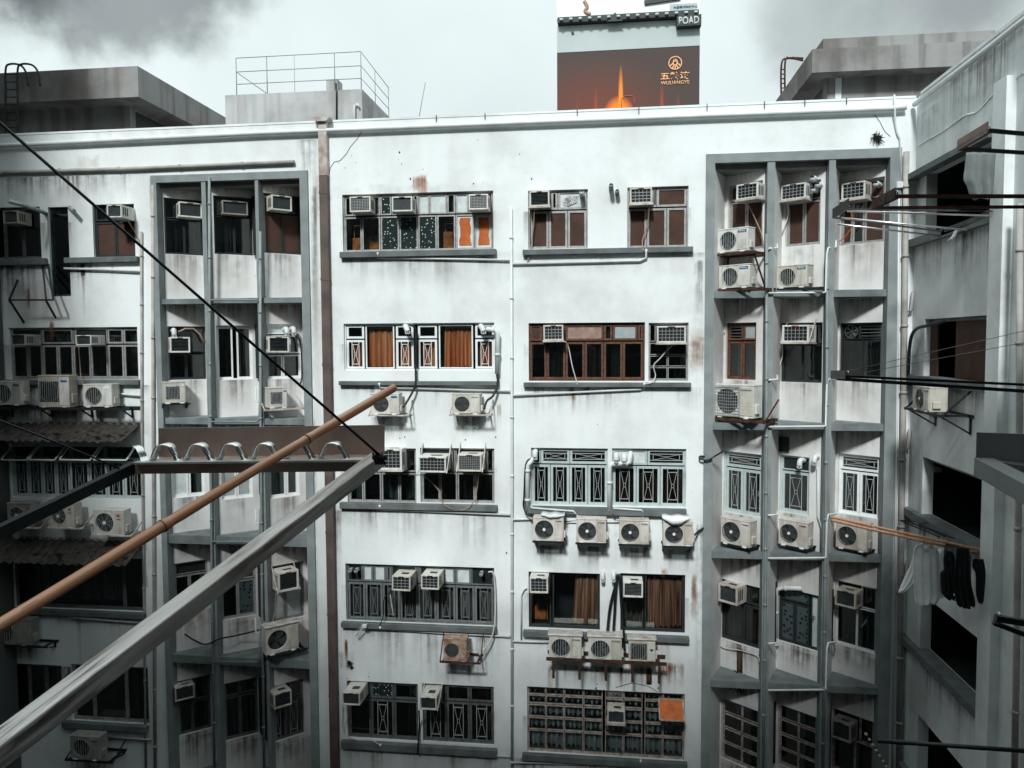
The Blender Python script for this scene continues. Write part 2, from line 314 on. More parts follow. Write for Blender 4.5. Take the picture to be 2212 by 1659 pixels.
def text(body, h, m, parent, loc, depth=.004, bold=0, width=None, name='lettering', rz=0, sx=1.0):
    c = bpy.data.curves.new(name, 'FONT'); c.body = body; c.size = 1; c.extrude = 0; c.offset = bold; c.align_x = 'LEFT'; c.resolution_u = 3
    o = bpy.data.objects.new(name, c); COL.objects.link(o); dg = bpy.context.evaluated_depsgraph_get(); dg.update()
    me = bpy.data.meshes.new_from_object(o.evaluated_get(dg)); bpy.data.objects.remove(o)
    xs = [v.co.x for v in me.vertices]; ys = [v.co.y for v in me.vertices]; x0, x1, y0, y1 = min(xs), max(xs), min(ys), max(ys)
    k = h/(y1-y0); kx = (width/(x1-x0)) if width else k*sx
    for v in me.vertices: v.co = ((v.co.x-x0)*kx, 0, (v.co.y-y0)*k)
    me.materials.append(M[m]); o = bpy.data.objects.new(name, me); COL.objects.link(o); o.location = loc; o.rotation_euler = (0, 0, rz)
    sol = o.modifiers.new('thickness', 'SOLIDIFY'); sol.thickness = depth; sol.offset = 0
    if parent: o.parent = parent
    return o
def pipe(S, pts, r, m, label, name='drainpipe', cat='pipe', off=.06, n=8, collars=0, group=None, smooth=False):
    """a pipe along picture points on a wall; points may carry their own stand-off"""
    P = [S.pt(p[0], p[1], p[2] if len(p) > 2 else off) for p in pts]
    if smooth: P = catmull(P)
    o0 = P[0]; b = MB().tube([p-o0 for p in P], r, n)
    if collars:
        run = 0; nxt = collars*.5
        for k in range(len(P)-1):
            a, z = P[k]-o0, P[k+1]-o0; l = (z-a).length; d = (z-a).normalized()
            while run+l > nxt:
                c = a+d*min(max(nxt-run, .04), max(.04, l-.04)); b.tube([c-d*.03, c+d*.03], r*1.25, n); nxt += collars
            run += l
    return tag(b.build(name, m, None, o0), label, cat, group)
def catmull(P, sub=5):
    Q = []
    for k in range(len(P)-1):
        p0, p1, p2, p3 = P[max(k-1, 0)], P[k], P[k+1], P[min(k+2, len(P)-1)]
        for q in range(sub):
            t = q/sub; Q.append(.5*((2*p1)+(p2-p0)*t+(2*p0-5*p1+4*p2-p3)*t*t+(3*p1-p0-3*p2+p3)*t**3))
    return Q+[P[-1]]
def hose(S, pts, r, m, label, off=.08, name='drain_hose', cat='hose', group=None):
    return pipe(S, pts, r, m, label, name, cat, off, 6, 0, group, True)
def cable(P, r, m, label, name='cable', cat='cable', smooth=False, group=None, n=8):
    P = [V(p) for p in P]; P = catmull(P) if smooth else P; o0 = P[0]
    return tag(MB().tube([p-o0 for p in P], r, n).build(name, m, None, o0), label, cat, group)
# ------------------------------------------------------------------ the building
ZP = F.uv(1106, 248)[1]
XL = -22.0
def st(x0, y0, x1, y1, col, s, soft=.5):
    u0, v0, u1, v1 = F.box((x0, y0, x1, y1)); return ((u0+u1)/2, (v0+v1)/2, max(.03, (u1-u0)/2), max(.03, (v1-v0)/2), col, s, soft)
RUST, BRN, DRT, TAN = (.42, .17, .07), (.30, .20, .16), (.20, .20, .195), (.46, .36, .31)
stains = [st(893, 378, 921, 416, RUST, .9, .3), st(1492, 722, 1520, 800, TAN, .9, .4), st(170, 340, 212, 366, TAN, .7, .4), st(746, 1380, 749, 1450, RUST, 1, .3),
          st(735, 1412, 765, 1444, DRT, .9, .4), st(1494, 1238, 1504, 1330, TAN, .8, .4), st(1430, 1228, 1440, 1242, RUST, .9, .4), st(1186, 1508-140, 1193, 1490, BRN, .7, .4),
          st(735, 560, 1075, 610, DRT, .30, .9), st(1130, 552, 1495, 590, DRT, .24, .9), st(740, 1100, 1075, 1180, DRT, .26, .9), st(740, 1360, 1075, 1420, DRT, .24, .9), st(740, 835, 1075, 900, DRT, .24, .9),
          st(740, 1612, 1080, 1670, DRT, .34, .9), st(1130, 1640, 1490, 1700, DRT, .34, .9), st(1150, 1180, 1500, 1240, DRT, .30, .9), st(1170, 1430, 1470, 1490, DRT, .34, .9), st(940, 1435, 1045, 1480, DRT, .34, .9),
          st(0, 250, 690, 262+40, DRT, .25, .8), st(0, 880, 310, 930, DRT, .8, .6), st(0, 1150, 310, 1215, DRT, .8, .6), st(40, 610, 150, 700, BRN, .6, .7), st(130, 440, 160, 560, BRN, .4, .7),
          st(0, 375, 300, 445, DRT, .24, .9), st(676, 385, 692, 470, BRN, .9, .3), st(676, 470, 692, 1000, BRN, .35, .5), st(1380, 1370, 1450, 1420, RUST, .35, .8), st(730, 400, 1070, 418, DRT, .3, .6)]
plaster('wall_paint', (.80, .845, .845), (.44, .45, .44), .48, None, stains, .5)
plaster('recess_paint', (.76, .77, .76), (.44, .40, .38), .6, (.62, .54, .50), (), .6)
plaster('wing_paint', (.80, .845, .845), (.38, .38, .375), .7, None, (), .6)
plaster('roof_concrete', (.30, .305, .30), (.12, .105, .10), .9, (.23, .18, .16), (), .55, True); plaster('tank_concrete', (.50, .52, .52), (.26, .24, .23), .8, (.40, .35, .33), (), .5, True)
plaster('dark_block', (.085, .092, .092), (.05, .054, .054), .6, None, (), .6)
plaster('haze_white', (.78, .82, .82), (.6, .64, .64), .3, None, (), .2)
B = thing('apartment_building', 'white stained apartment block with many air conditioners facing a light well', 'building', (0, DF, 0))
def bpart(mb, name, m, S=F, at=None, parent=None):
    loc = (S.p0 if at is None else at) - B.location
    return mb.build(name, m, B, loc, S.rz)
HOLES = []
def window(S, box, rows, fm='alu', sw=3.0, rec=.08, holes=None, depth=1.1, curtain=None, grille='grille_white', glass='glass', reveal=True):
    u0, v0, u1, v1 = S.box(box); w, h = u1-u0, v1-v0; O = S.at(u0, v0)
    (HOLES if holes is None else holes).append((u0, v0, u1, v1))
    k = 1/ (box[2]-box[0]) * w; sw *= k
    X = lambda px: (px-box[0])*k
    kz = h/(box[3]-box[1]); Z = lambda py: (box[3]-py)*kz
    fr = MB(); o = .03
    for b in ((0, 0, w, o), (0, h-o, w, h), (0, o, o, h-o), (w-o, o, w, h-o)): fr.box(b[0], rec-.015, b[1], b[2], rec+.06, b[3])
    groups = {}
    def g(key, m): return groups.setdefault((key, m), MB())
    rnd = random.Random(int(box[0]*7+box[1]))
    for (y0, y1, xs, kinds) in rows:
        for i, kd in enumerate(kinds):
            a, b_, z0, z1 = X(xs[i])+.006, X(xs[i+1])-.006, Z(y1)+.006, Z(y0)-.006
            s_ = sw if kd not in 'b' else sw*.5
            if kd == 'c' and sw > .02: s_ = sw*.6
            d = rnd.uniform(-.006, .006)
            for q in ((a, z0, b_, z0+s_), (a, z1-s_, b_, z1), (a, z0+s_, a+s_, z1-s_), (b_-s_, z0+s_, b_, z1-s_)): fr.box(q[0], rec+d, q[1], q[2], rec+.045+d, q[3])
            a, b_, z0, z1 = a+s_, b_-s_, z0+s_, z1-s_; yp = rec+.022+d
            def pane(key, m, y=yp, t=.006): g(key, m).box(a, y, z0, b_, y+t, z1)
            if kd in 'gGHcervRX': pane('pane', glass)
            if kd == 'd': pane('patterned_pane', 'dot_glass')
            if kd == 'm': pane('patterned_pane', 'mosaic_glass')
            if kd == 's': pane('screen', 'screen')
            if kd == 'w': pane('panel', 'white_panel')
            if kd == 'q': pane('panel', 'grey_panel')
            if kd == 'k': pane('panel', 'pink_panel')
            if kd == 'b': pane('panel', 'ac_dark')
            if kd == 'F':
                pane('panel', 'white_panel'); q = g('foil_patch', 'foil'); n = 9
                q.prism([(a+(b_-a)*(.1+.62*x), z0+(z1-z0)*zz) for x, zz in ((0, .15), (.4, .05), (.95, .3), (1.1, .85), (.7, .75), (.35, .8), (.1, .6))], yp-.012, yp-.004)
            if kd == 'O':
                pane('panel', 'white_panel'); q = g('orange_board', 'orange_board'); wd, hg = b_-a, z1-z0
                L_ = [(a+wd*(.10+rnd.uniform(0, .12)), z0+hg*(.08+.86*t/6)) for t in range(7)]; R_ = [(b_-wd*(.06+rnd.uniform(0, .14)), z0+hg*(.08+.86*t/6)) for t in range(6, -1, -1)]
                q.prism(L_+R_, yp-.012, yp-.003)
            if kd == 'l':
                q = g('louvre', 'grey_frame'); n = 4
                for t in range(n): zz = z0+(z1-z0)*(t+.5)/n; q.bar((a, yp+.02, zz), (b_, yp+.02, zz), .06, .008, (0, .5, 1))
            if kd == 'f':
                q = g('exhaust_fan', 'fan'); cx, cz, r = (a+b_)/2, (z0+z1)/2, min(b_-a, z1-z0)*.46
                q.disc(cx, yp+.0, cz, r*.22, 14, yp+.04)
                for t in range(6):
                    an = 2*PI*t/6; c1, c2 = (math.cos(an), math.sin(an)), (math.cos(an+.7), math.sin(an+.7))
                    q.quad((cx+c1[0]*r*.2, yp+.015, cz+c1[1]*r*.2), (cx+c1[0]*r, yp+.0, cz+c1[1]*r), (cx+c2[0]*r, yp+.035, cz+c2[1]*r), (cx+c2[0]*r*.2, yp+.03, cz+c2[1]*r*.2))
                g('fan_ring', 'wire_dark').ring(cx, yp, cz, r*1.04, .012)
            if kd in 'GH':
                q = g('security_grille', grille); y = yp-.016; t = .014; A = lambda x, z: (a+(b_-a)*x, y, z0+(z1-z0)*z)
                if kd == 'G': pts = [((.24, .0), (.24, 1)), ((.76, 0), (.76, 1)), ((.24, .1), (.76, .1)), ((.24, .9), (.76, .9))]; c = [((.30, .9), (.44, .55)), ((.70, .9), (.56, .55)), ((.30, .1), (.44, .45)), ((.70, .1), (.56, .45)), ((.44, .45), (.44, .55)), ((.56, .45), (.56, .55)), ((.44, .55), (.56, .55)), ((.44, .45), (.56, .45))]
                else: pts = [((0, .22), (1, .22)), ((0, .78), (1, .78)), ((.1, .22), (.1, .78)), ((.9, .22), (.9, .78))]; c = [((.1, .75), (.45, .55)), ((.1, .25), (.45, .45)), ((.9, .75), (.55, .55)), ((.9, .25), (.55, .45)), ((.45, .45), (.55, .45)), ((.45, .55), (.55, .55))]
                for p0, p1 in pts: q.bar(A(*p0), A(*p1), t, t, (0, 1, 0))
                for p0, p1 in c: q.bar(A(*p0), A(*p1), t*.62, t*.62, (0, 1, 0))
            part_ = kd == 'g' and rnd.random() < .40; cm = rnd.choice(['dark_curtain', 'dark_curtain', 'net_curtain', 'grey_curtain']) if part_ else curtain if (curtain and kd in 'GH') else {'c': 'orange_curtain', 'e': 'brown_curtain', 'v': 'net_curtain', 'R': 'brown_curtain', 'X': 'dark_curtain'}.get(kd)
            if cm:
                q = g('curtain', cm); y = yp+.13; L0 = a + (b_-a)*(.5 if kd == 'R' else rnd.uniform(.2, .6) if part_ else rnd.uniform(0, .12)); n = max(12, int((b_-L0)/.016)); nf = max(2, (b_-L0)/rnd.uniform(.10, .15)); ph = rnd.uniform(0, 6)
                zb = z0 + (0 if kd != 'v' else (z1-z0)*rnd.uniform(.03, .12)); prev = None
                for t in range(n+1):
                    f = t/n; pin = .0 if kd != 'R' else .18*(1-f)
                    yy = y+.075*math.sin(ph+2*PI*nf*f)+.025*math.sin(2.3*ph+2*PI*nf*.37*f)
                    zt = z1-.02-(.03*abs(math.sin(nf*PI*f)) if kd == 'c' else 0)
                    cur = ((L0+(b_-L0)*f, y+.008*math.sin(9*f), zt), (L0+(b_-L0)*(f-pin*.5), yy, z0+(z1-z0)*.5), (L0+(b_-L0)*min(1, f-pin+.012*math.sin(7*f+ph)), yy*1.0+.01, zb+.015*math.sin(5*f+ph)))
                    if prev: q.quad(prev[0], cur[0], cur[1], prev[1], sm=True); q.quad(prev[1], cur[1], cur[2], prev[2], sm=True)
                    prev = cur
                if kd == 'c': g('curtain_heading', 'white_panel').box(L0, y-.045, z1-.06, b_, y-.035, z1-.005)
            if kd == 'r':
                q = g('room_furniture', 'warm_thing'); q.cbox(a+(b_-a)*.1, yp+.3, z0, a+(b_-a)*.75, yp+.6, z0+(z1-z0)*rnd.uniform(.4, .62)); q.box(a+(b_-a)*.25, yp+.28, z0, a+(b_-a)*.3, yp+.3, z0+(z1-z0)*.85); q.box(a+(b_-a)*.8, yp+.28, z0, a+(b_-a)*.84, yp+.3, z0+(z1-z0)*.85); q.box(a+(b_-a)*.3, yp+.28, z0+(z1-z0)*.82, a+(b_-a)*.8, yp+.3, z0+(z1-z0)*.85)
    wo = fr.build('window', fm, B, O-B.location, S.rz)
    for (key, m), mb in groups.items(): mb.build(key, m, wo)
    rm = MB(); y0, y1 = rec+.06, depth; rm.quad((0, y1, 0), (w, y1, 0), (w, y1, h), (0, y1, h)); rm.quad((0, y0, 0), (0, y1, 0), (0, y1, h), (0, y0, h)); rm.quad((w, y0, 0), (w, y1, 0), (w, y1, h), (w, y0, h)); rm.quad((0, y0, 0), (w, y0, 0), (w, y1, 0), (0, y1, 0)); rm.quad((0, y0, h), (w, y0, h), (w, y1, h), (0, y1, h))
    rm.build('interior', 'room', wo)
    return wo
def wall_grid(mb, u0, v0, u1, v1, holes, rev=.10):
    us = sorted({u0, u1, *[min(max(h[i], u0), u1) for h in holes for i in (0, 2)]}); vs = sorted({v0, v1, *[min(max(h[i], v0), v1) for h in holes for i in (1, 3)]})
    for i in range(len(us)-1):
        for j in range(len(vs)-1):
            a, b, c, d = us[i], us[i+1], vs[j], vs[j+1]; m, n = (a+b)/2, (c+d)/2
            if any(h[0] < m < h[2] and h[1] < n < h[3] for h in holes): continue
            mb.quad((a, 0, c), (b, 0, c), (b, 0, d), (a, 0, d))
    for (a, c, b, d) in holes:
        mb.quad((a, 0, c), (a, rev, c), (a, rev, d), (a, 0, d)); mb.quad((b, 0, c), (b, rev, c), (b, rev, d), (b, 0, d))
        mb.quad((a, 0, c), (b, 0, c), (b, rev, c), (a, rev, c)); mb.quad((a, 0, d), (b, 0, d), (b, rev, d), (a, rev, d))
    return mb
w_ = window
# centre, left column of windows
w_(F, (740, 416, 1066, 541), [(419, 462, [743, 762, 800, 821, 846, 892, 904, 928, 966, 984, 1012, 1063], 'gbgdbgwwgwb'), (464, 540, [742, 780, 821, 862, 903, 944, 984, 1024, 1063], 'rrdddrOO')])
w_(F, (743, 698, 1068, 800), [(701, 731, [746, 786], 'g'), (733, 797, [746, 786], 'G'), (701, 797, [788, 852], 'c'), (701, 731, [855, 894], 'g'), (733, 797, [855, 894], 'G'), (701, 731, [903, 945], 'g'), (733, 797, [903, 945], 'G'), (701, 797, [948, 1022], 'c'), (701, 731, [1026, 1067], 'g'), (733, 797, [1026, 1067], 'G')], 'white_frame', 4.6, curtain='orange_curtain', grille='white_frame')
w_(F, (750, 968, 899, 1087), [(970, 1020, [752, 818, 875, 898], 'gbg'), (1022, 1085, [752, 783, 822, 861, 898], 'gggg')], glass='glass_dark')
w_(F, (908, 968, 1068, 1087), [(970, 1020, [910, 975, 984, 1050, 1066], 'bgbg'), (1022, 1085, [910, 949, 987, 1025, 1066], 'gggg')], glass='glass_dark')
w_(F, (747, 1222, 1068, 1347), [(1225, 1262, [750, 782, 806, 834, 846, 900, 908, 958, 984, 1018, 1065], 'bwwgbgbwwb'), (1264, 1344, [750, 788, 826, 864, 903, 943, 984, 1025, 1065], 'GGGGGGGG')], 'grey_frame', 4, curtain='grey_curtain', grille='grille_grey')
w_(F, (750, 1474, 903, 1598), [(1477, 1512, [752, 800, 850, 902], 'bdg'), (1514, 1596, [752, 800, 850, 902], 'gGg')], 'alu_dark', 4, glass='glass_dark')
w_(F, (913, 1480, 1067, 1606), [(1483, 1518, [915, 964, 1014, 1065], 'bgg'), (1520, 1604, [915, 964, 1014, 1065], 'GGG')], 'alu_dark', 4, glass='glass_dark')
# centre, right column of windows
w_(F, (1141, 410, 1270, 537), [(412, 452, [1143, 1190, 1205, 1267], 'bgF'), (454, 536, [1145, 1185, 1226, 1267], 'sss')], sw=4.5)
w_(F, (1355, 403, 1487, 535), [(405, 446, [1357, 1412, 1419, 1484], 'bgs'), (448, 534, [1357, 1398, 1441, 1484], 'sss')], sw=4.5)
w_(F, (1142, 697, 1393, 823), [(700, 736, [1144, 1171, 1222, 1305, 1324, 1378, 1390], 'sbkgqg'), (738, 820, [1144, 1181, 1222, 1264, 1305, 1346, 1390], 'gXgXgg')], 'brown_frame', 4.5, glass='glass_dark')
w_(F, (1401, 697, 1487, 823), [(700, 738, [1403, 1417, 1485], 'gb'), (740, 767, [1403, 1443, 1485], 'gg'), (768, 792, [1403, 1443, 1485], 'gg'), (793, 820, [1403, 1443, 1485], 'gg')], 'alu', 1.6, glass='glass_dark')
w_(F, (1147, 968, 1313, 1093), [(970, 1003, [1149, 1168, 1231, 1312], 'bHH'), (1005, 1091, [1149, 1189, 1230, 1270, 1312], 'GGGG')], 'green_frame', 5, curtain='dark_curtain', grille='grille_white', glass='glass_dark')
w_(F, (1322, 969, 1482, 1095), [(971, 1006, [1324, 1399, 1481], 'wH'), (1008, 1093, [1324, 1375, 1427, 1481], 'GGG')], 'green_frame', 5, curtain='brown_curtain', grille='grille_white', glass='glass_dark')
w_(F, (1142, 1237, 1296, 1359), [(1239, 1284, [1144, 1191], 'b'), (1286, 1357, [1144, 1191], 'r'), (1239, 1357, [1193, 1294], 'R')], 'black_frame', 3)
w_(F, (1340, 1240, 1480, 1366), [(1242, 1293, [1342, 1391], 'b'), (1295, 1364, [1342, 1391], 'X'), (1242, 1364, [1393, 1478], 'e')], 'black_frame', 3)
XS = [[1141, 1180, 1220, 1262, 1304], [1309, 1349, 1390], [1394, 1433, 1477]]
gridrows = []
for xs in XS:
    for y0, y1 in ((1494, 1511), (1512, 1531), (1533, 1560), (1561, 1588), (1589, 1632)): gridrows.append((y0, y1, xs, 'v'*(len(xs)-1)))
WG = w_(F, (1139, 1491, 1479, 1634), gridrows, 'rust_frame', 1.5)
# far left windows
w_(F, (-60, 448, 88, 560), [(450, 558, [-58, 7, 46, 87], 'ggg')], 'alu_dark', glass='glass_dark')
w_(F, (107, 447, 150, 640), [(449, 638, [108, 149], 'g')], 'black_frame', 2, glass='glass_dark')
w_(F, (201, 441, 291, 555), [(443, 476, [203, 228, 289], 'gb'), (478, 553, [203, 246, 289], 'ss')], 'black_frame')
w_(F, (20, 707, 298, 820), [(710, 743, [22, 88, 155, 161, 230, 264, 297], 'bgbbgg'), (745, 817, [22, 56, 88, 122, 155, 193, 230, 264, 297], 'gggggggg')], 'alu', 3.4, glass='glass_dark')
w_(F, (22, 960, 306, 1076), [(962, 993, [25, 85, 150, 225, 304], 'gggg'), (995, 1074, [25, 57, 88, 118, 148, 190, 228, 265, 304], 'GGGGGGGG')], 'green_frame', 4, glass='glass_dark', curtain='dark_curtain')
w_(F, (30, 1203, 308, 1316), [(1206, 1313, [32, 100, 265, 307], 'gvg')], 'alu_dark', glass='glass_dark')
w_(F, (20, 1435, 134, 1546), [(1437, 1543, [22, 60, 97, 132], 'XXX')], 'alu_dark', glass='glass_dark')
w_(F, (155, 1438, 321, 1560), [(1440, 1557, [157, 200, 270, 318], 'XgX')], 'alu', glass='glass_dark')
# ---- recessed panels with angled bays
def xf(px): return F.uv(px, 800)[0]
RB = [(1540, 1652), (1668, 1783), (1797, 1912)]; LB = [(352, 447), (456, 561), (568, 657)]
RSL = [(327, 347), (627, 642), (915, 930), (1196, 1211), (1479, 1494), (1760, 1780)]
LSL = [(374, 390), (644, 655), (904, 917), (1160, 1178), (1421, 1438), (1690, 1710)]
BAY = {}
RWIN = [  # per storey: three windows
 [((1573, 395, 1647, 540), [(397, 430, [1575, 1590, 1645], 'sb'), (432, 538, [1575, 1610, 1645], 'ss')], 'alu', 3), ((1697, 393, 1772, 530), [(395, 432, [1699, 1744, 1770], 'bb'), (434, 528, [1699, 1735, 1770], 'ss')], 'alu', 3.5), ((1815, 388, 1910, 526), [(390, 430, [1817, 1875, 1908], 'bs'), (432, 524, [1817, 1840, 1866, 1908], 'sgs')], 'alu', 3.5)],
 [((1568, 697, 1633, 820), [(699, 735, [1570, 1602, 1631], 'lq'), (737, 818, [1570, 1601, 1631], 'gX')], 'brown_frame', 3.5), ((1686, 697, 1776, 826), [(699, 742, [1688, 1757, 1774], 'bg'), (744, 824, [1688, 1731, 1774], 'XX')], 'black_frame', 2), ((1813, 697, 1906, 815), [(699, 733, [1815, 1854, 1904], 'fl'), (735, 813, [1815, 1860, 1904], 'XX')], 'black_frame', 2)],
 [((1563, 978, 1645, 1112), [(980, 1012, [1565, 1643], 'H'), (1014, 1110, [1565, 1603, 1643], 'GG')], 'green_frame', 5), ((1684, 985, 1748, 1110), [(987, 1018, [1686, 1746], 'b'), (1020, 1108, [1686, 1746], 'G')], 'green_frame', 5), ((1810, 983, 1900, 1115), [(985, 1018, [1812, 1898], 'H'), (1020, 1113, [1812, 1855, 1898], 'GG')], 'white_frame', 5)],
 [((1557, 1260, 1645, 1392), [(1262, 1303, [1559, 1612, 1643], 'be'), (1305, 1390, [1559, 1602, 1643], 'ee')], 'black_frame', 4), ((1680, 1277, 1770, 1396), [(1279, 1305, [1682, 1746], 'm'), (1307, 1394, [1682, 1714, 1746], 'mm'), (1279, 1394, [1748, 1768], 'w')], 'black_frame', 3), ((1803, 1262, 1895, 1402), [(1264, 1312, [1805, 1858, 1893], 'bX'), (1314, 1400, [1805, 1849, 1893], 'gg')], 'white_frame', 1.6)],
 [((1557, 1522, 1642, 1655), [(y, y+30, [1559, 1600, 1640], 'gg') for y in (1524, 1557, 1590, 1622)], 'rust_frame', 1.5), ((1680, 1535, 1765, 1668), [(y, y+30, [1682, 1722, 1763], 'gv') for y in (1537, 1570, 1603, 1635)], 'rust_frame', 1.5), ((1795, 1545, 1895, 1680), [(1547, 1600, [1797, 1855, 1893], 'bg'), (1602, 1678, [1797, 1845, 1893], 'gg')], 'rust_frame', 2)]]
LWIN = [
 [((355, 430, 440, 550), [(432, 472, [357, 386, 438], 'gb'), (474, 548, [357, 398, 438], 'gg')], 'black_frame', 2), ((462, 425, 546, 550), [(427, 465, [464, 544], 'b'), (467, 548, [464, 506, 544], 'gX')], 'black_frame', 2), ((567, 420, 652, 548), [(422, 460, [569, 585, 632, 650], 'gbg'), (462, 546, [569, 612, 650], 'ss')], 'black_frame', 2)],
 [((362, 705, 445, 820), [(707, 762, [364, 366, 414, 443], 'gbX'), (764, 818, [364, 402, 443], 'gX')], 'black_frame', 2.5), ((468, 703, 546, 820), [(706, 818, [470, 504], 'X'), (706, 818, [512, 544], 'X')], 'white_frame', 3.5), ((573, 700, 652, 818), [(702, 722, [575, 650], 'w'), (724, 764, [575, 577, 627, 650], 'gbg'), (766, 816, [575, 612, 650], 'XX')], 'white_frame', 3)],
 [((372, 985, 443, 1073), [(987, 1071, [374, 408, 441], 'wg')], 'white_frame', 4), ((478, 985, 546, 1077), [(987, 1075, [480, 512, 544], 'qq')], 'white_frame', 4), ((580, 985, 648, 1074), [(987, 1072, [582, 620, 646], 'Xg')], 'white_frame', 4)],
 [((370, 1213, 450, 1312), [(1215, 1240, [372, 448], 'b'), (1242, 1310, [372, 410, 448], 'gg')], 'alu', 3), ((475, 1222, 554, 1335), [(1224, 1254, [477, 514, 552], 'ss'), (1256, 1333, [477, 514, 552], 'rm')], 'alu', 3), ((578, 1218, 657, 1340), [(1220, 1250, [580, 655], 'b'), (1252, 1338, [580, 617, 655], 'qq')], 'grey_frame', 3)],
 [((375, 1465, 456, 1583), [(1467, 1516, [377, 422, 454], 'bg'), (1518, 1581, [377, 416, 454], 'gg')], 'alu_dark', 3), ((478, 1470, 558, 1594), [(1472, 1502, [480, 519, 556], 'gg'), (1504, 1592, [480, 519, 556], 'gX')], 'alu_dark', 3), ((580, 1475, 657, 1596), [(1477, 1512, [582, 630, 655], 'bg'), (1514, 1594, [582, 618, 655], 'GG')], 'alu_dark', 3)]]
PANELS = []
for side, bays, slabs, wins, (pxl, pxr) in (('r', RB, RSL, RWIN, (1521, 1936)), ('l', LB, LSL, LWIN, (340, 674))):
    xm = (pxl+pxr)/2; zs = [(F.uv(xm, b)[1], F.uv(xm, a)[1]) for a, b in slabs]
    X0, X1 = xf(pxl), xf(pxr); zt = zs[0][1]; DD = .85
    HOLES.append((X0+.02, -1, X1-.02, zt-.02))
    fb = MB()
    fb.box(X0, -.05, 0, xf(bays[0][0]), 1.0, zt); fb.box(xf(bays[-1][1]), -.05, 0, X1, 1.0, zt); fb.box(xf(bays[0][0]), -.048, zs[0][0], xf(bays[-1][1]), 1.0, zt-.002)
    for k in (0, 1): fb.box(xf(bays[k][1]), -.03, 0, xf(bays[k+1][0]), 1.0, zs[0][0])
    bpart(fb, 'pilaster_frame', 'pilaster')
    for (z0, z1) in zs[1:]:
        for a, b in bays: bpart(MB().box(xf(a), .02, z0, xf(b), 1.0, z1), 'spandrel', 'spandrel')
    for k, (a, b) in enumerate(bays):
        xa, xb = xf(a), xf(b)
        if side == 'r': P0, P1 = V((xa+.36, DF+DD, 0)), V((xb-.01, DF+.2, 0)); spl = ((xa, DF+.02), (xa+.36, DF+DD))
        else: P0, P1 = V((xa+.01, DF+.2, 0)), V((xb-.36, DF+DD, 0)); spl = ((xb-.36, DF+DD), (xb, DF+.02))
        S = Surf(P0, P1-P0); LN = (P1-P0).length
        for r in range(5):
            BAY[side, r, k] = S; hl = []; wd = wins[r][k]
            window(S, wd[0], wd[1], wd[2], wd[3], holes=hl, depth=.75, glass='glass_dark', curtain='dark_curtain' if r == 2 else None)
            z0, z1 = zs[r+1][1], zs[r][0]
            mb = wall_grid(MB(), -.0, z0-.02, LN, z1+.02, hl); bpart(mb, 'recess_wall', 'recess_paint', S)
            sp = Surf((*spl[0], 0), V((*spl[1], 0))-V((*spl[0], 0))); mb = MB(); l2 = (V(spl[1])-V(spl[0])).length; mb.quad((0, 0, z0-.02), (l2, 0, z0-.02), (l2, 0, z1+.02), (0, 0, z1+.02)); bpart(mb, 'recess_side', 'recess_paint', sp)
# ---- main walls
bpart(wall_grid(MB(), XL, 0, XR, ZP, HOLES), 'facade_wall', 'wall_paint')
bpart(MB().box(XL, -.012, ZP+.002, XR-.03, .28, ZP+.05).box(XL, .1, ZP-1.2, XR, .25, ZP), 'parapet', 'wing_paint')
bpart(MB().box(XL, .12, ZP-1.4, XR+5, 16, ZP-1.1).box(XL, 3.2, 0, XR+5, 16, ZP-1.42), 'roof', 'roofing')
for b in [(737, 542, 1073, 555), (1130, 537, 1496, 549), (735, 823, 1075, 832), (1132, 826, 1492, 836), (737, 1087, 1075, 1100), (1140, 1095, 1482, 1111), (740, 1347, 1074, 1359), (1131, 1366, 1488, 1379), (740, 1606, 1074, 1622), (1129, 1634, 1484, 1648), (-60, 560, 104, 574), (145, 556, 302, 568), (10, 820, 305, 831), (-20, 1316, 316, 1327), (140, 1560, 322, 1573)]:
    u0, v0, u1, v1 = F.box(b); bpart(MB().cbox(u0, -.13, v0, u1, .02, v1, .01), 'ledge', 'ledge')
u0, v0, u1, v1 = F.box((1146, 1504, 1150, 1510))
# pier strip between two windows of the fourth row, cracks and scars in the plaster
cr = MB()
for pts in ([(782, 283), (772, 300), (757, 317), (748, 333), (735, 347), (722, 350), (714, 362), (711, 375)], [(1889, 247), (1901, 264), (1911, 284), (1923, 295)], [(1330, 1545-60), (1365, 1475), (1400, 1482), (1420, 1494)]):
    P = [F.pt(*p) - F.p0 for p in pts]; cr.tube([(p.x, -.001, p.z) for p in P], .008, 4)
bpart(cr, 'plaster_crack', 'ac_dark')
sc = MB(); rnd = random.Random(3)
for (px, py, r) in [(1893, 298, 6), (754, 1432, 5), (760, 1443, 4)]:
    p = F.pt(px, py)-F.p0; n = 13; R = r*.0108
    sc.prism([(p.x+R*rnd.uniform(.5, 1.25)*math.cos(2*PI*k/n), p.z+R*rnd.uniform(.5, 1.25)*math.sin(2*PI*k/n)) for k in range(n)], -.006, .0)
for k in range(34):
    px, py = rnd.uniform(730, 1510), rnd.choice([rnd.uniform(895, 960), rnd.uniform(1185, 1225), rnd.uniform(1440, 1490), rnd.uniform(300, 400)])
    p = F.pt(px, py)-F.p0; R = rnd.uniform(.008, .022); sc.prism([(p.x+R*rnd.uniform(.6, 1.2)*math.cos(2*PI*q/6), p.z+R*1.4*rnd.uniform(.6, 1.2)*math.sin(2*PI*q/6)) for q in range(6)], -.003, 0)
bpart(sc, 'plaster_hole', 'ac_dark')
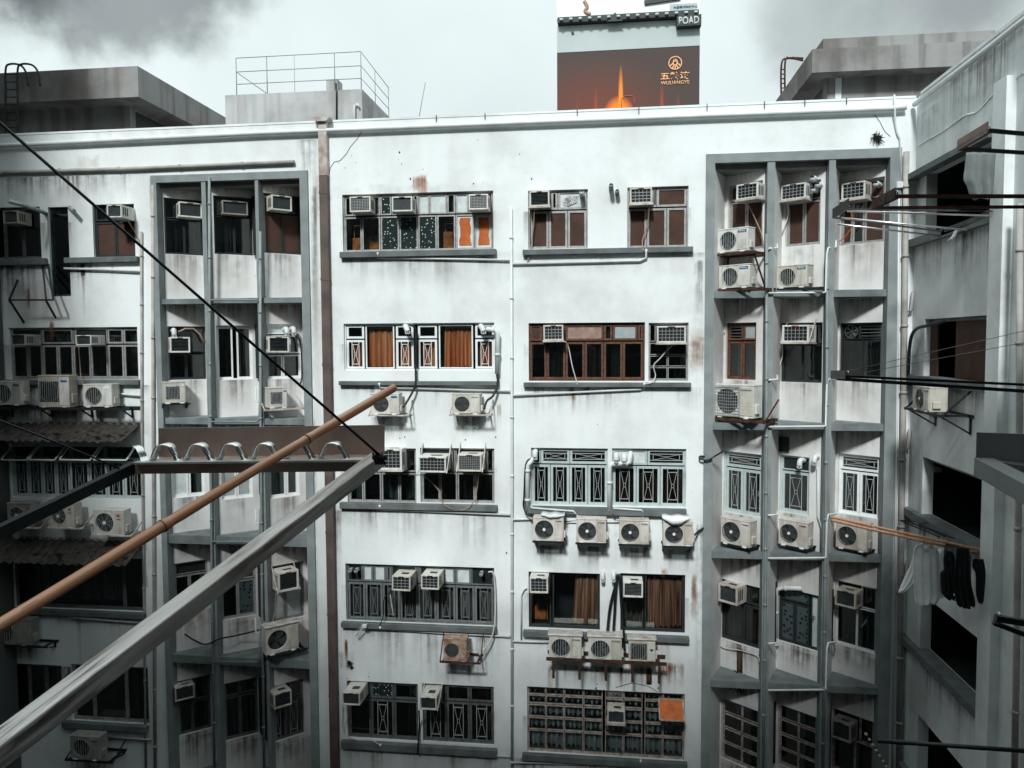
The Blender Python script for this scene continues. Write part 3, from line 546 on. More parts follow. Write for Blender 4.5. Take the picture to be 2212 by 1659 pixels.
# ---- right wing of the same building
def wv(px, py): return WR.uv(px, py)
WH = []
def wing_open(xl, xr, yl, ytop, ybot):
    u0 = wv(xl, yl)[0]; u1 = wv(xr, yl)[0]; z1 = wv(*ytop)[1]; z0 = wv(*ybot)[1]; WH.append((u0, z0, u1, z1)); return u0, z0, u1, z1
O1 = wing_open(2000, 2151, 450, (1972, 392), (1969, 521)); O2 = wing_open(1996, 2146, 760, (1979, 691), (1995, 812)); O3 = wing_open(1993, 2136, 1020, (1968, 977), (1968, 1098))
O4 = wing_open(1987, 2131, 1400, (2019, 1304), (1971, 1385)); O5 = (O4[0], O4[1]-2.9, O4[2], O4[1]-1.45); WH.append(O5)
UW = 11.4
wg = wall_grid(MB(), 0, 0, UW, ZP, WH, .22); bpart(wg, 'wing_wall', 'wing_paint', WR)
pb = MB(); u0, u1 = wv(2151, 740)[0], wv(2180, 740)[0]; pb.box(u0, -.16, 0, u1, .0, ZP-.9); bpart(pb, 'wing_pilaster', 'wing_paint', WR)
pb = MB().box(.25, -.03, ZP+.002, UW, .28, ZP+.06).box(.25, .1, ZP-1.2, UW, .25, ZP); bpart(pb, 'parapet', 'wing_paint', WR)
ib = MB()
for (a, c, b, d) in WH:
    y0, y1 = .22, 2.6; ib.quad((a-.3, y1, c-.3), (b+.3, y1, c-.3), (b+.3, y1, d+.3), (a-.3, y1, d+.3)); ib.quad((a-.3, y0, c-.3), (a-.3, y1, c-.3), (a-.3, y1, d+.3), (a-.3, y0, d+.3)); ib.quad((b+.3, y0, c-.3), (b+.3, y1, c-.3), (b+.3, y1, d+.3), (b+.3, y0, d+.3))
    ib.quad((a-.3, y0, c-.3), (b+.3, y0, c-.3), (b+.3, y1, c-.3), (a-.3, y1, c-.3)); ib.quad((a-.3, y0, d+.3), (b+.3, y0, d+.3), (b+.3, y1, d+.3), (a-.3, y1, d+.3))
bpart(ib, 'gallery_interior', 'room', WR)
for (a, c, b, d) in WH: bpart(MB().box(.02, -.14, c-.16, u0-.01, .2, c+.004), 'wing_ledge', 'ledge', WR)
lb = MB(); a, c, b, d = O1; lb.box(.05, -.22, d-.02, u0-.01, .0, d+.10); bpart(lb, 'wing_beam', 'ledge', WR)
lb = MB(); a, c, b, d = O2; lb.box(a+.01, .12, c, a+.35, .16, d-.01).box(a+1.2, .12, c, b-.01, .16, d-.01); bpart(lb, 'shutter', 'screen', WR)
cr = MB(); pts = [(1985, 316), (2003, 305), (2020, 296), (2040, 285), (2062, 268), (2085, 253), (2108, 240), (2125, 228), (2150, 205), (2180, 182), (2212, 160)]; rnd = random.Random(5); P = []
for p in pts:
    q = WR.uv(*p); P.append((q[0], -.004, q[1]+rnd.uniform(-.03, .03)))
cr.tube(catmull([V(p) for p in P]), [.016*rnd.uniform(.4, 1.5) for _ in range(len(catmull([V(p) for p in P])))], 6); bpart(cr, 'plaster_crack', 'wing_paint', WR)
bpart(MB().box(UW-.25, .22, 0, UW, 6, ZP), 'wing_end_wall', 'wing_paint', WR)
bpart(MB().box(.0, 2.7, 0, UW, 6, ZP-1.1), 'wing_core', 'roofing', WR)

def stain_film(S, quads, m, off=.0035):
    """quads in wall coordinates (u0, v0, u1, v1): grime, in places standing in for shade, running down from v1"""
    vs, fs, uvs = [], [], []
    for (a, c, b, d) in quads:
        i = len(vs); vs += [(a, -off, c), (b, -off, c), (b, -off, d), (a, -off, d)]; fs.append((i, i+1, i+2, i+3)); uvs += [(0, 0), (1, 0), (1, 1), (0, 1)]; off += .00002
    me = bpy.data.meshes.new('grime'); me.from_pydata(vs, [], fs); uv = me.uv_layers.new(name='UVMap')
    for l, q in zip(uv.data, uvs): l.uv = q
    me.materials.append(M[m]); o = bpy.data.objects.new('grime', me); COL.objects.link(o); o.location = S.p0-B.location; o.rotation_euler = (0, 0, S.rz); o.parent = B; o['kind'] = 'stuff'
rnd = random.Random(21); q = []; q2 = []
for b in [(737, 542, 1073, 555), (1130, 537, 1496, 549), (735, 823, 1075, 832), (1132, 826, 1492, 836), (737, 1087, 1075, 1100), (1140, 1095, 1482, 1111), (740, 1347, 1074, 1359), (1131, 1366, 1488, 1379), (740, 1606, 1074, 1622), (1129, 1634, 1484, 1648), (-60, 560, 104, 574), (145, 556, 302, 568), (10, 820, 305, 831), (-20, 1316, 316, 1327)]:
    u0, v0, u1, v1 = F.box(b); low = b[1] > 1000
    if rnd.random() < .5: m_ = rnd.uniform(u0, u1); q.append((u0-.05, v0-rnd.uniform(.3, .9), m_, v0))
    for k in range(7 if low else 5): c = rnd.uniform(u0, u1); w = rnd.choice([.05, .08, .14, .3, .45])*rnd.uniform(.7, 1.3); q.append((c-w, v0-rnd.choice([.25, .4, .7, 1.2, 1.9])*rnd.uniform(.7, 1.2), c+w, v0))
    q.append((u0-.02, v1-.0, u0+.25, v1+.9)); q.append((u1-.25, v1, u1+.02, v1+.9))
for b in [(1151, 1178, 1222, 1235), (1243, 1180, 1315, 1240), (1336, 1183, 1408, 1243), (1431, 1186, 1502, 1246), (798, 900, 880, 960), (972, 900, 1058, 950), (951, 1436, 1036, 1500), (1180, 1440, 1440, 1490), (820, 1024, 975, 1030), (-40, 884, 280, 924), (-40, 1160, 290, 1178), (-30, 1398, 110, 1440), (140, 1645, 250, 1700), (-60, 380, 330, 440), (330, 380, 340, 1000), (640, 300, 690, 420), (674, 400, 690, 900), (674, 900, 690, 1659), (720, 1100, 740, 1300), (1496, 560, 1520, 900), (1500, 1130, 1520, 1659), (-60, 575, 100, 700), (40, 1440, 330, 1600)]:  # far-left lower boxes are dirt plus shade put into the colour
    u0, v0, u1, v1 = F.box(b); q.append((u0, v0, u1, v1)); q.append((u0+.1*(u1-u0), v0, u1-.1*(u1-u0), v1))
for (px, py, w, l) in [(907, 380, 16, 40), (1186, 1440, 4, 60), (1343, 1440, 4, 50), (748, 1380, 4, 70), (1436, 1230, 8, 22), (1500, 1240, 8, 110), (1508, 726, 16, 90), (1402, 1440, 6, 40), (60, 620, 6, 70), (112, 690, 6, 60), (1240, 840, 5, 60), (1450, 1430, 30, 60), (1078, 870, 5, 60)]:
    u0, v0, u1, v1 = F.box((px-w, py, px+w, py+l)); q2.append((u0, v0, u1, v1)); q2.append((u0, v0, u1, v1))
stain_film(F, q, 'soot_and_shade'); stain_film(F, q2, 'rust_run')
for side, bays, slabs in (('r', RB, RSL), ('l', LB, LSL)):
    for r in range(5):
        for k in range(3):
            S = BAY[side, r, k]; xm = (bays[k][0]+bays[k][1])/2; z1 = F.uv(xm, slabs[r][1])[1]; z0 = F.uv(xm, slabs[r+1][0])[1]; LN = 1.25; wz = {'r': RWIN, 'l': LWIN}[side][r][k][0]; u0, v0, u1, v1 = S.box(wz)
            ok = lambda L_: [a for a in L_ if a[3]-a[1] > .05]
            stain_film(S, ok([(.0, v1+.01, LN, z1), (.02, v1+.01, LN*.6, z1)]), 'brown_soot'); stain_film(S, ok([(u0, z0, u1, v0), (u0+rnd.uniform(.05, .5), z0, u0+rnd.uniform(.6, .9), v0)]), 'faint_soot' if r < 3 else 'brown_soot', .004)
            if r > 2: stain_film(S, ok([(.0, z0, LN, v0-.1), (.0, v1+.02, LN, z1)]), 'soot_and_shade', .005)
S = BAY['r', 3, 0]; a = S.uv(1592, 1398); b = S.uv(1604, 1470); stain_film(S, [(a[0], b[1], b[0], a[1])]*2, 'rust_run')
def wq(x0, y0, x1, y1): a = WR.uv(x0, y0); b = WR.uv(x1, y1); return (min(a[0], b[0]), min(a[1], b[1]), max(a[0], b[0]), max(a[1], b[1]))
q = []
for (a, c, b, d) in WH:
    q.append((a, c-1.1, b, c-.16))
    for k in range(7): x = rnd.uniform(a, b); w = rnd.uniform(.1, .3); q.append((x-w, c-rnd.uniform(.7, 1.5), x+w, c-.16))
q += [(0.02, O1[3]+.1, 1.2, ZP-.4), (.02, 0, .8, O2[3]), (1.0, ZP-1.3, 6, ZP-.1), (1.5, ZP-1.9, 4, ZP-.1)]
stain_film(WR, q, 'soot_and_shade')

for (a, c, b, d) in WH[1:4]:      # doors and a sill shelf inside the galleries
    x = a+.35*(b-a); bpart(MB().cbox(x, 2.48, c, x+.85, 2.58, min(d-.05, c+2.0)), 'gallery_door', 'grey_panel', WR)
    bpart(MB().box(a+.02, .10, d-.07, b-.02, .15, d-.01).box(b-.075, .10, c+.01, b-.02, .15, d-.072), 'gallery_frame', 'alu_dark', WR)
# ------------------------------------------------------------------ air conditioners
def window_ac(S, box, out, style, label, col='ac_white', arms=0, tray=0, badge='badge_dark', topvent=True, group='window air conditioners of the light well'):
    u0, v0, u1, v1 = S.box(box, out); w, h = u1-u0, v1-v0; hw = w/2
    t = thing('window_air_conditioner', label, 'air conditioner', S.at((u0+u1)/2, v0, out), S.rz, group); t.rotation_euler.y = random.uniform(-.014, .014); t.rotation_euler.x = random.uniform(-.03, .01)
    D = out+.06; b = min(w, h)*.10; c = MB()
    c.cbox(-hw, 0, 0, -hw+b, D, h, .008).cbox(hw-b, 0, 0, hw, D, h, .008).cbox(-hw+b*.9, .002, h-b, hw-b*.9, D-.002, h-.001, .006).cbox(-hw+b*.9, .002, .001, hw-b*.9, D-.002, b*1.1, .006)
    c.build('casing', col, t)
    gx0, gx1, gz0, gz1 = -hw+b, hw-b, b*1.1, h-b
    g = MB(); g.box(gx0, .045, gz0, gx1, .06, gz1); gb = g.build('grille_backing', 'ac_dark' if style != 'fins' else 'fin', t)
    g = MB()
    if style == 'grid':
        nx = max(4, round((gx1-gx0)/.085)); nz = max(3, round((gz1-gz0)/.075))
        for k in range(1, nx): x = gx0+(gx1-gx0)*k/nx; g.box(x-.004, .012, gz0, x+.004, .022, gz1)
        for k in range(1, nz): z = gz0+(gz1-gz0)*k/nz; g.box(gx0, .010, z-.004, gx1, .020, z+.004)
        g.build('front_grille', 'wire', t)
    elif style == 'fine':
        for k in range(1, 11): x = gx0+(gx1-gx0)*k/11; g.box(x-.003, .012, gz0, x+.003, .02, gz1)
        for k in range(1, 8): z = gz0+(gz1-gz0)*k/8; g.box(gx0, .010, z-.003, gx1, .018, z+.003)
        g.build('front_grille', 'wire', t)
    elif style == 'louvre':
        n = 9
        for k in range(n): z = gz0+(gz1-gz0)*(k+.5)/n; g.bar((gx0, .03, z), (gx1, .03, z), .035, .004, (0, .6, 1))
        g.build('front_louvre', 'fin', t)
    else:
        n = 22
        for k in range(n): x = gx0+(gx1-gx0)*(k+.5)/n; g.box(x-.003, .035, gz0, x+.003, .044, gz1)
        g.build('condenser_fins', 'fin', t)
    sv = MB()
    for sx in (-1, 1):
        for k in range(3):
            y = .06+k*.075
            if y+.05 < out: x = sx*(hw+.002); sv.quad((x, y, h*.22), (x, y+.045, h*.22), (x, y+.045, h*.82), (x, y, h*.82))
    if topvent: sv.quad((-w*.12, out*.35, h+.002), (w*.28, out*.35, h+.002), (w*.28, out*.62, h+.002), (-w*.12, out*.62, h+.002))
    sv.build('side_vent', 'ac_dark', t)
    MB().box(-w*.13, -.006, h-b*.75, w*.13, .002, h-b*.25).build('badge', badge, t)
    if tray: MB().box(-hw-.02, -.02, -.03, hw+.02, D, -.008).box(-hw-.02, -.024, -.03, hw+.02, -.018, .015).build('drip_tray', 'white_iron', t)
    if arms:
        for sx in (-1, 1): MB().bar((sx*(hw+.02), -.01, -.01), (sx*(hw+.02), out-.01, h+.22*arms), .022, .03, (0, 1, 1)).build('support_arm', 'white_iron', t)
    return t
def condenser(S, box, style, label, out=.42, col='ac_white', badge=None, fan_c=.36, panel=True, cover=True, cap=False, group='outdoor condenser units of the light well', dep=.30):
    u0, v0, u1, v1 = S.box(box, out); w, h = u1-u0, v1-v0; hw = w/2
    t = thing('outdoor_air_conditioner', label, 'air conditioner', S.at((u0+u1)/2, v0, out), S.rz, group); t.rotation_euler.y = random.uniform(-.008, .008)
    cx, cz, r = -hw+w*fan_c, h*.49, min(h*.40, w*.30)
    c = MB(); c.plate_hole(-hw, .0, hw, h, cx, cz, r, .0, 36, .07)
    c.cbox(-hw-.0, .001, 0, hw, dep, h, .006) if False else None
    c.quad((-hw, 0, 0), (-hw, dep, 0), (-hw, dep, h), (-hw, 0, h)); c.quad((hw, 0, 0), (hw, dep, 0), (hw, dep, h), (hw, 0, h)); c.quad((-hw, dep, 0), (hw, dep, 0), (hw, dep, h), (-hw, dep, h)); c.quad((-hw, 0, 0), (hw, 0, 0), (hw, dep, 0), (-hw, dep, 0))
    c.cbox(-hw-.008, -.010, h-.012, hw+.008, dep+.008, h+.016, .006)
    c.build('casing', col, t)
    MB().disc(cx, .069, cz, r*1.0).build('fan_recess', 'ac_dark', t)
    f = MB(); f.disc(cx, .028, cz, r*.2, 16, .06)
    for k in range(4):
        a = 2*PI*k/4+.4; prev = None
        for q in range(5):
            b = a+.28*q; cur = [(cx+rr*r*math.cos(b+.35*rr), .032+.030*(q/4), cz+rr*r*math.sin(b+.35*rr)) for rr in (.18, .55, .93)]
            if prev: f.quad(prev[0], cur[0], cur[1], prev[1], sm=True); f.quad(prev[1], cur[1], cur[2], prev[2], sm=True)
            prev = cur
    f.build('fan', 'fan', t)
    g = MB(); gm = 'wire'
    if style == 'bars':
        for k in (-3, -2, -1, 0, 1, 2, 3):
            x = k*r*.27; z = math.sqrt(max(0, r*r-x*x)); g.box(cx+x-.005, -.006, cz-z, cx+x+.005, .004, cz+z)
        g.ring(cx, -.003, cz, r, .008)
    elif style == 'swirl':
        gm = 'wire_dark'
        for q in (.25, .4, .55, .7, .85, 1.0): g.ring(cx, -.004, cz, r*q, .0045 if q < 1 else .008)
        for k in range(6):
            a = 2*PI*k/6; g.tube([(cx+q*r*math.cos(a+.6*q), -.008, cz+q*r*math.sin(a+.6*q)) for q in (.2, .4, .6, .8, 1.0)], .006, 4)
        MB().disc(cx, -.014, cz, r*.17, 14, -.002).build('hub_badge', 'badge_white', t)
    elif style == 'grid':
        for k in range(-4, 5):
            z = k*r*.23; x = math.sqrt(max(0, r*r-z*z))*1.0; g.box(cx-x, -.006, cz+z-.004, cx+x, .002, cz+z+.004)
        for k in range(-5, 6):
            x = k*r*.19; z = math.sqrt(max(0, r*r-x*x)); g.box(cx+x-.0025, -.003, cz-z, cx+x+.0025, .001, cz+z)
        g.ring(cx, -.003, cz, r, .007)
    elif style == 'square':
        q = r*1.08
        for k in range(9): z = -q+2*q*(k+.5)/9; g.box(cx-q, -.016, cz+z-.005, cx+q, -.008, cz+z+.005)
        for k in range(11): x = -q+2*q*(k+.5)/11; g.box(cx+x-.003, -.010, cz-q, cx+x+.003, -.005, cz+q)
        g.box(cx-q-.03, -.02, cz+q, cx+q+.03, -.001, cz+q+.03).box(cx-q-.03, -.02, cz-q-.03, cx+q+.03, -.001, cz-q).box(cx-q-.03, -.02, cz-q, cx-q, -.001, cz+q).box(cx+q, -.02, cz-q, cx+q+.03, -.001, cz+q)
    elif style == 'spokes':
        gm = 'wire'
        for k in range(8): a = 2*PI*k/8+.3; g.bar((cx+.2*r*math.cos(a), -.006, cz+.2*r*math.sin(a)), (cx+r*math.cos(a), -.006, cz+r*math.sin(a)), .007, .006, (0, 1, 0))
        for q in (.4, .6, .8, 1): g.ring(cx, -.003, cz, r*q, .003)
        MB().disc(cx, -.016, cz, r*.2, 18, -.002).build('hub_badge', 'badge_white', t)
    elif style == 'slats':
        for k in range(-6, 7): z = k*r*.155; x = math.sqrt(max(0, r*r-z*z)); g.box(cx-x, -.004, cz+z-.006, cx+x, .006, cz+z+.006)
        gm = 'wire_dark'
    elif style == 'vslats':
        q = r*1.02
        gm = 'wire'
        for k in range(9): x = -q+2*q*(k+.5)/9; g.box(cx+x-.004, -.008, cz-q, cx+x+.004, .0, cz+q)
        MB().box(cx-q, -.0035, cz-q, cx+q, -.0015, cz+q).build('coil', 'ac_dark', t); g.ring(cx, -.004, cz, r*.96, .004)
    if g.v: g.build('fan_guard', gm, t)
    if panel:
        px0 = cx+r*1.12; p = MB(); p.cbox(px0, -.012, h*.06, hw-.012, .003, h*.95, .006)
        for k in range(4): z = h*(.16+.10*k); p.box(px0+.03, -.016, z, hw-.045, -.008, z+.012)
        p.build('service_panel', col, t)
        pw = hw-px0
        if badge:
            kind, val = badge
            if kind == 'box': MB().cbox(px0+pw*.18, -.019, h*.80, px0+pw*.80, -.011, h*.80+val[1], .003).build('badge', val[0], t); 
            if kind == 'text':
                text(val[0], h*val[2] if len(val) > 2 else h*.06, val[1], t, (px0+pw*.10, -.016, h*.84), .006, .02, pw*.75)
            if kind == 'boxtext':
                MB().cbox(px0+pw*.10, -.019, h*.80, px0+pw*.86, -.011, h*.92, .003).build('badge', val[0], t); text(val[1], h*.07, 'badge_white', t, (px0+pw*.2, -.021, h*.825), .005, .01, pw*.56)
            if kind == 'disc':
                MB().disc(px0+pw*.45, -.02, h*.80, pw*.16, 16, -.011).build('badge', val[0], t); text(val[1], h*.045, 'badge_dark', t, (px0+pw*.22, -.015, h*.62), .005, .01, pw*.5)
            if kind == 'diamonds':
                d = MB(); q = pw*.11; X0, Z0 = px0+pw*.5, h*.74
                for a in (90, 210, 330):
                    a = math.radians(a); ex = V((math.cos(a), 0, math.sin(a))); ey = V((-math.sin(a), 0, math.cos(a))); o = V((X0, -.014, Z0))
                    d.quad(o, o+ex*q*1.0+ey*q*.55, o+ex*q*2.0, o+ex*q*1.0-ey*q*.55)
                d.build('emblem', 'badge_red', t)
            if kind == 'tri':
                MB().quad((px0+pw*.5, -.0165, h*.50), (px0+pw*.8, -.0165, h*.62), (px0+pw*.2, -.0165, h*.62)).build('emblem', 'badge_dark', t)
    if cover: MB().cbox(hw+.001, .05, h*.12, hw+.045, .20, h*.42, .01).build('valve_cover', col, t)
    if cap: MB().cbox(-hw-.03, -.035, h+.017, hw+.03, dep+.02, h+.05, .01).build('rain_cap', 'white_iron', t)
    ft = MB()
    for x in (-hw*.65, hw*.65): ft.box(x-.05, -.03, -.022, x+.05, dep, -.0)
    ft.build('feet', 'badge_white', t)
    return t
def bracket(S, box, label, m='black_iron', out=.46, diag=True, name='wall_bracket', up=.35, side_up=False, legs=2, drop=.22):
    """shelf under a condenser: box = picture rectangle of its front edge"""
    u0, v0, u1, v1 = S.box(box, out); w = u1-u0
    t = MB(); zt = v1-v0
    t.box(0, 0, 0, w, .035, zt).box(0, out-.04, 0, w, out-.005, zt)
    for k in range(legs):
        x = w*(.06+.88*k/(max(1, legs-1))); t.box(x-.018, .035, .003, x+.018, out-.04, zt-.003)
        if diag: t.bar((x, .05, .01), (x, out-.02, -drop*1.4), .03, .03); t.box(x-.02, out-.035, -drop*1.5, x+.02, out-.004, 0)
        else: t.box(x-.03, .0, -drop, x+.03, .03, -.002)
    if side_up:
        for x in (-.012, w+.012): t.bar((x, .02, 0), (x, out-.01, up), .02, .035, (0, 1, 1))
    o = t.build(name, m, None, S.at(u0, v0, out), S.rz)
    return tag(o, label, 'bracket', 'brackets that carry outdoor units')
A = window_ac
A(F, (755, 424, 800, 458), .34, 'fine', 'window air conditioner with fine mesh front, left one above the sashes with orange lit panes', topvent=False)
A(F, (846, 424, 890, 457), .34, 'plain', 'window air conditioner with plain dark front beside the white dotted pane', topvent=False)
A(F, (1012, 419, 1054, 453), .36, 'fine', 'window air conditioner with mesh front above the two sashes boarded in orange', topvent=False)
A(F, (1144, 412, 1187, 446), .22, 'louvre', 'window air conditioner with louvred front beside the foil patched pane', topvent=False, tray=1)
A(F, (1361, 405, 1409, 440), .24, 'grid', 'white window air conditioner in the brown screened window next to the right recessed bays', topvent=False, tray=1)
A(F, (1174, 702, 1217, 736), .20, 'grid', 'white window air conditioner at the left end of the brown wooden window', topvent=False, tray=1)
A(F, (1419, 704, 1482, 741), .26, 'grid', 'wide white window air conditioner in the black framed window right of the brown sashes', topvent=False, tray=1)
A(F, (818, 970, 868, 1016), .42, 'grid', 'window air conditioner just behind the tip of the steel drying rack', tray=1)
A(F, (904, 987, 963, 1021), .55, 'grid', 'biggest window air conditioner between two long white support arms on the third row', arms=1.1)
A(F, (988, 982, 1040, 1019), .50, 'fine', 'window air conditioner with an orange lump on its top and white support arms', arms=1.0)
A(F, (846, 1245, 886, 1277), .55, 'grid', 'left of the pair of boxy window air conditioners above the grey curtained sashes')
A(F, (909, 1243, 948, 1274), .52, 'grid', 'right of the pair of boxy window air conditioners above the grey curtained sashes')
A(F, (739, 1497, 777, 1524), .62, 'plain', 'window air conditioner jutting out at the left end of the lowest centre window', col='ac_beige')
A(F, (907, 1506, 943, 1534), .60, 'plain', 'window air conditioner jutting out beside the pier of the lowest centre window', arms=.3)
A(F, (1144, 1248, 1184, 1282), .40, 'grid', 'window air conditioner left of the dark room with gathered orange curtain')
A(F, (1346, 1258, 1389, 1291), .45, 'louvre', 'window air conditioner with louvred front left of the fully drawn brown curtain')
A(F, (1312, 1536, 1350, 1564), .40, 'plain', 'window air conditioner set in the rusty grid window beside the orange flap', tray=1)
# far left
A(F, (6, 455, 38, 483), .42, 'plain', 'shaded window air conditioner in the dark window at the picture left edge', col='ac_grey', topvent=False)
A(F, (230, 442, 262, 470), .55, 'plain', 'bright white window air conditioner above the brown panes of the far left section', topvent=False)
A(F, (163, 724, 196, 746), .5, 'plain', 'window air conditioner sticking out of the long many paned far left window', topvent=False)
A(F, (22, 722, 54, 746), .5, 'plain', 'dim window air conditioner at the left end of the many paned far left window', col='ac_grey', topvent=False)
bay = lambda s, r, k: BAY[s, r, k]
A(bay('l', 0, 0), (386, 437, 437, 470), .30, 'plain', 'window air conditioner hung from a rusty strap in the top left recessed bay', topvent=False)
A(bay('l', 0, 1), (480, 434, 536, 464), .22, 'plain', 'dark window air conditioner recessed in the top middle bay of the left panel', col='ac_grey', topvent=False)
A(bay('l', 0, 2), (587, 422, 631, 455), .32, 'plain', 'window air conditioner in the top bay next to the brown downpipe', topvent=False)
A(bay('l', 1, 0), (367, 728, 411, 762), .26, 'louvre', 'window air conditioner below a curved white duct in the left panel', topvent=False)
A(bay('l', 1, 2), (580, 727, 625, 762), .26, 'louvre', 'window air conditioner under twin white vent cowls in the left panel', topvent=False)
A(bay('l', 3, 2), (601, 1234, 646, 1277), .42, 'louvre', 'window air conditioner with an orange badge above grey panes in the left panel', badge='orange_board', arms=.4)
A(bay('l', 4, 0), (378, 1482, 421, 1512), .30, 'louvre', 'window air conditioner in the lowest bay left of the grey double pipes', col='ac_beige')
A(bay('l', 4, 2), (592, 1495, 631, 1528), .42, 'louvre', 'tilted looking window air conditioner in the lowest bay next to the brown downpipe', col='ac_beige')
A(bay('r', 0, 0), (1590, 396, 1636, 430), .34, 'grid', 'window air conditioner above two stacked condensers in the top right panel', topvent=False, tray=1)
A(bay('r', 0, 1), (1686, 397, 1739, 431), .32, 'grid', 'window air conditioner beside the cluster of white vents in the right panel', topvent=False, tray=1)
A(bay('r', 0, 2), (1817, 393, 1868, 430), .30, 'grid', 'window air conditioner with an orange hose below it in the right panel', topvent=False, tray=1)
A(bay('r', 1, 1), (1689, 702, 1746, 740), .34, 'grid', 'window air conditioner with a rusty badge in the second row of the right panel', topvent=False, tray=1, arms=.6, badge='badge_red')
A(bay('r', 3, 0), (1551, 1265, 1592, 1304), .38, 'plain', 'window air conditioner with plain front above red brown curtains in the right panel', col='ac_beige')
A(bay('r', 3, 2), (1803, 1276, 1848, 1312), .36, 'plain', 'beige window air conditioner above thin white framed panes in the right panel', col='ac_beige')
A(bay('r', 4, 2), (1795, 1560, 1838, 1600), .34, 'plain', 'dark window air conditioner in the lowest bay beside the string of bulbs', col='ac_grey')
# outdoor condensers
K = condenser
YB = ('text', ('YORK', 'badge_dark', .055))
for n, (bx, lab) in enumerate([((1152, 1119, 1217, 1168), 'condenser with a pale blue sheet on top, leftmost of four in a row'), ((1245, 1122, 1309, 1172), 'white swirl grille condenser, second from left of four in a row'),
                      ((1338, 1125, 1402, 1175), 'white swirl grille condenser, third from left of four in a row'), ((1433, 1128, 1497, 1179), 'white condenser with a bulging white sheet on top, rightmost of four in a row')]):
    K(F, bx, 'swirl', lab, badge=YB, col='ac_beige', out=.40)
    x0, y0, x1, y1 = bx; bracket(F, (x0-2, y1+1, x1+2, y1+5), ['black bracket under the condenser with the blue sheet', 'black bracket under the second condenser of the row of four', 'black bracket under the third condenser of the row of four', 'black bracket under the condenser with the white sheet'][n], drop=.12)
K(F, (801, 851, 862, 894), 'slats', 'white condenser behind the tip of the bamboo pole', badge=('box', ('badge_blue', .05)))
bracket(F, (797, 896, 880, 899), 'white angle bracket under the condenser behind the bamboo tip', 'white_iron', side_up=True, drop=.02)
K(F, (976, 852, 1037, 893), 'slats', 'white condenser with a dark oval badge below the orange curtained window', badge=('text', ('Carrier', 'badge_dark', .05)))
bracket(F, (972, 895, 1058, 898), 'white angle bracket under the condenser below the orange curtained window', 'white_iron', side_up=True, drop=.02)
K(F, (958, 1381, 1008, 1428), 'slats', 'rust brown condenser with a three diamond emblem on a cradle bracket', col='ac_rusty', badge=('diamonds', 0), out=.50)
bracket(F, (951, 1430, 1036, 1434), 'dark cradle bracket holding the rust brown condenser', 'rust', side_up=True, up=.62, drop=.02, out=.55)
K(F, (1186, 1375, 1256, 1424), 'bars', 'white barred condenser, left end of the three on the rusty shelf', badge=('text', ('HYUNDAI', 'badge_dark', .06)), cap=True)
K(F, (1271, 1378, 1343, 1427), 'bars', 'white barred condenser in the middle of the three on the rusty shelf', badge=('text', ('HYUNDAI', 'badge_dark', .06)), cap=True)
K(F, (1358, 1384, 1416, 1430), 'vslats', 'condenser with a dusty brown grille and a small dark triangle on the rusty shelf', badge=('tri', 0), fan_c=.38, cap=True)
bracket(F, (1180, 1426, 1440, 1433), 'long rusty shelf bracket under three condensers', 'rust', legs=5, drop=.42, diag=False)
# far-left
K(F, (-16, 825, 46, 874), 'bars', 'grey condenser cut by the picture left edge above the corrugated awning', badge=('box', ('badge_blue', .06)), col='ac_beige')
K(F, (83, 812, 150, 879), 'vslats', 'tallest beige condenser with a dark square grille above the corrugated awning', badge=('box', ('badge_blue', .05)), col='ac_beige', fan_c=.34)
K(F, (180, 831, 242, 878), 'bars', 'clean white condenser at the right end above the corrugated awning', badge=('box', ('badge_white', .08)))
bracket(F, (-20, 880, 280, 886), 'dark shelf bracket under three condensers above the corrugated awning', 'black_iron', legs=4, drop=.15)
for n, (bx, lab) in enumerate([((16, 1088, 70, 1138), 'dim condenser half hidden by the dark rack arm'), ((106, 1090, 160, 1139), 'white spoked condenser just right of the dark rack arm'), ((202, 1103, 267, 1155), 'white spoked condenser nearest to the bamboo pole')]):
    K(F, bx, 'spokes', lab, badge=('disc', ('badge_red', 'TOMEX')), out=.5, col='ac_white' if n else 'ac_grey')
    x0, y0, x1, y1 = bx; bracket(F, (x0-4, y1+1, x1+14, y1+4), ['bracket under the dim condenser behind the rack arm', 'white strutted bracket under the middle spoked condenser', 'white strutted bracket under the spoked condenser near the bamboo'][n], 'white_iron', side_up=True, up=.3, drop=.02, out=.54)
K(F, (-22, 1340, 66, 1392), 'bars', 'dark grey condenser under the bamboo pole at the left edge', col='ac_grey', cover=True); bracket(F, (-24, 1394, 100, 1398), 'black bracket under the dark grey condenser at the left edge', drop=.1)
K(F, (152, 1592, 215, 1640), 'bars', 'dusty dark condenser below the steel arm at the bottom left', col='ac_grey', badge=('box', ('badge_blue', .04)), out=.6); bracket(F, (140, 1643, 240, 1647), 'black bracket with a white strut under the dusty dark condenser', out=.64, side_up=True, drop=.05)
K(bay('l', 1, 0), (353, 826, 401, 870), 'vslats', 'white condenser beside a hanging lid with an orange knob in the left panel', badge=('box', ('badge_white', .04)), out=.40, fan_c=.42)
K(bay('l', 1, 2), (580, 838, 620, 880), 'vslats', 'white condenser crossed by the black stay wire', badge=('box', ('badge_blue', .03)), out=.40, fan_c=.42)
bracket(bay('l', 1, 2), (574, 882, 655, 886), 'white tray bracket under the condenser crossed by the stay wire', 'white_iron', side_up=True, up=.3, drop=.02, out=.44); bracket(bay('l', 1, 0), (350, 872, 412, 875), 'bracket under the condenser with the hanging lid', 'black_iron', drop=.08, out=.42)
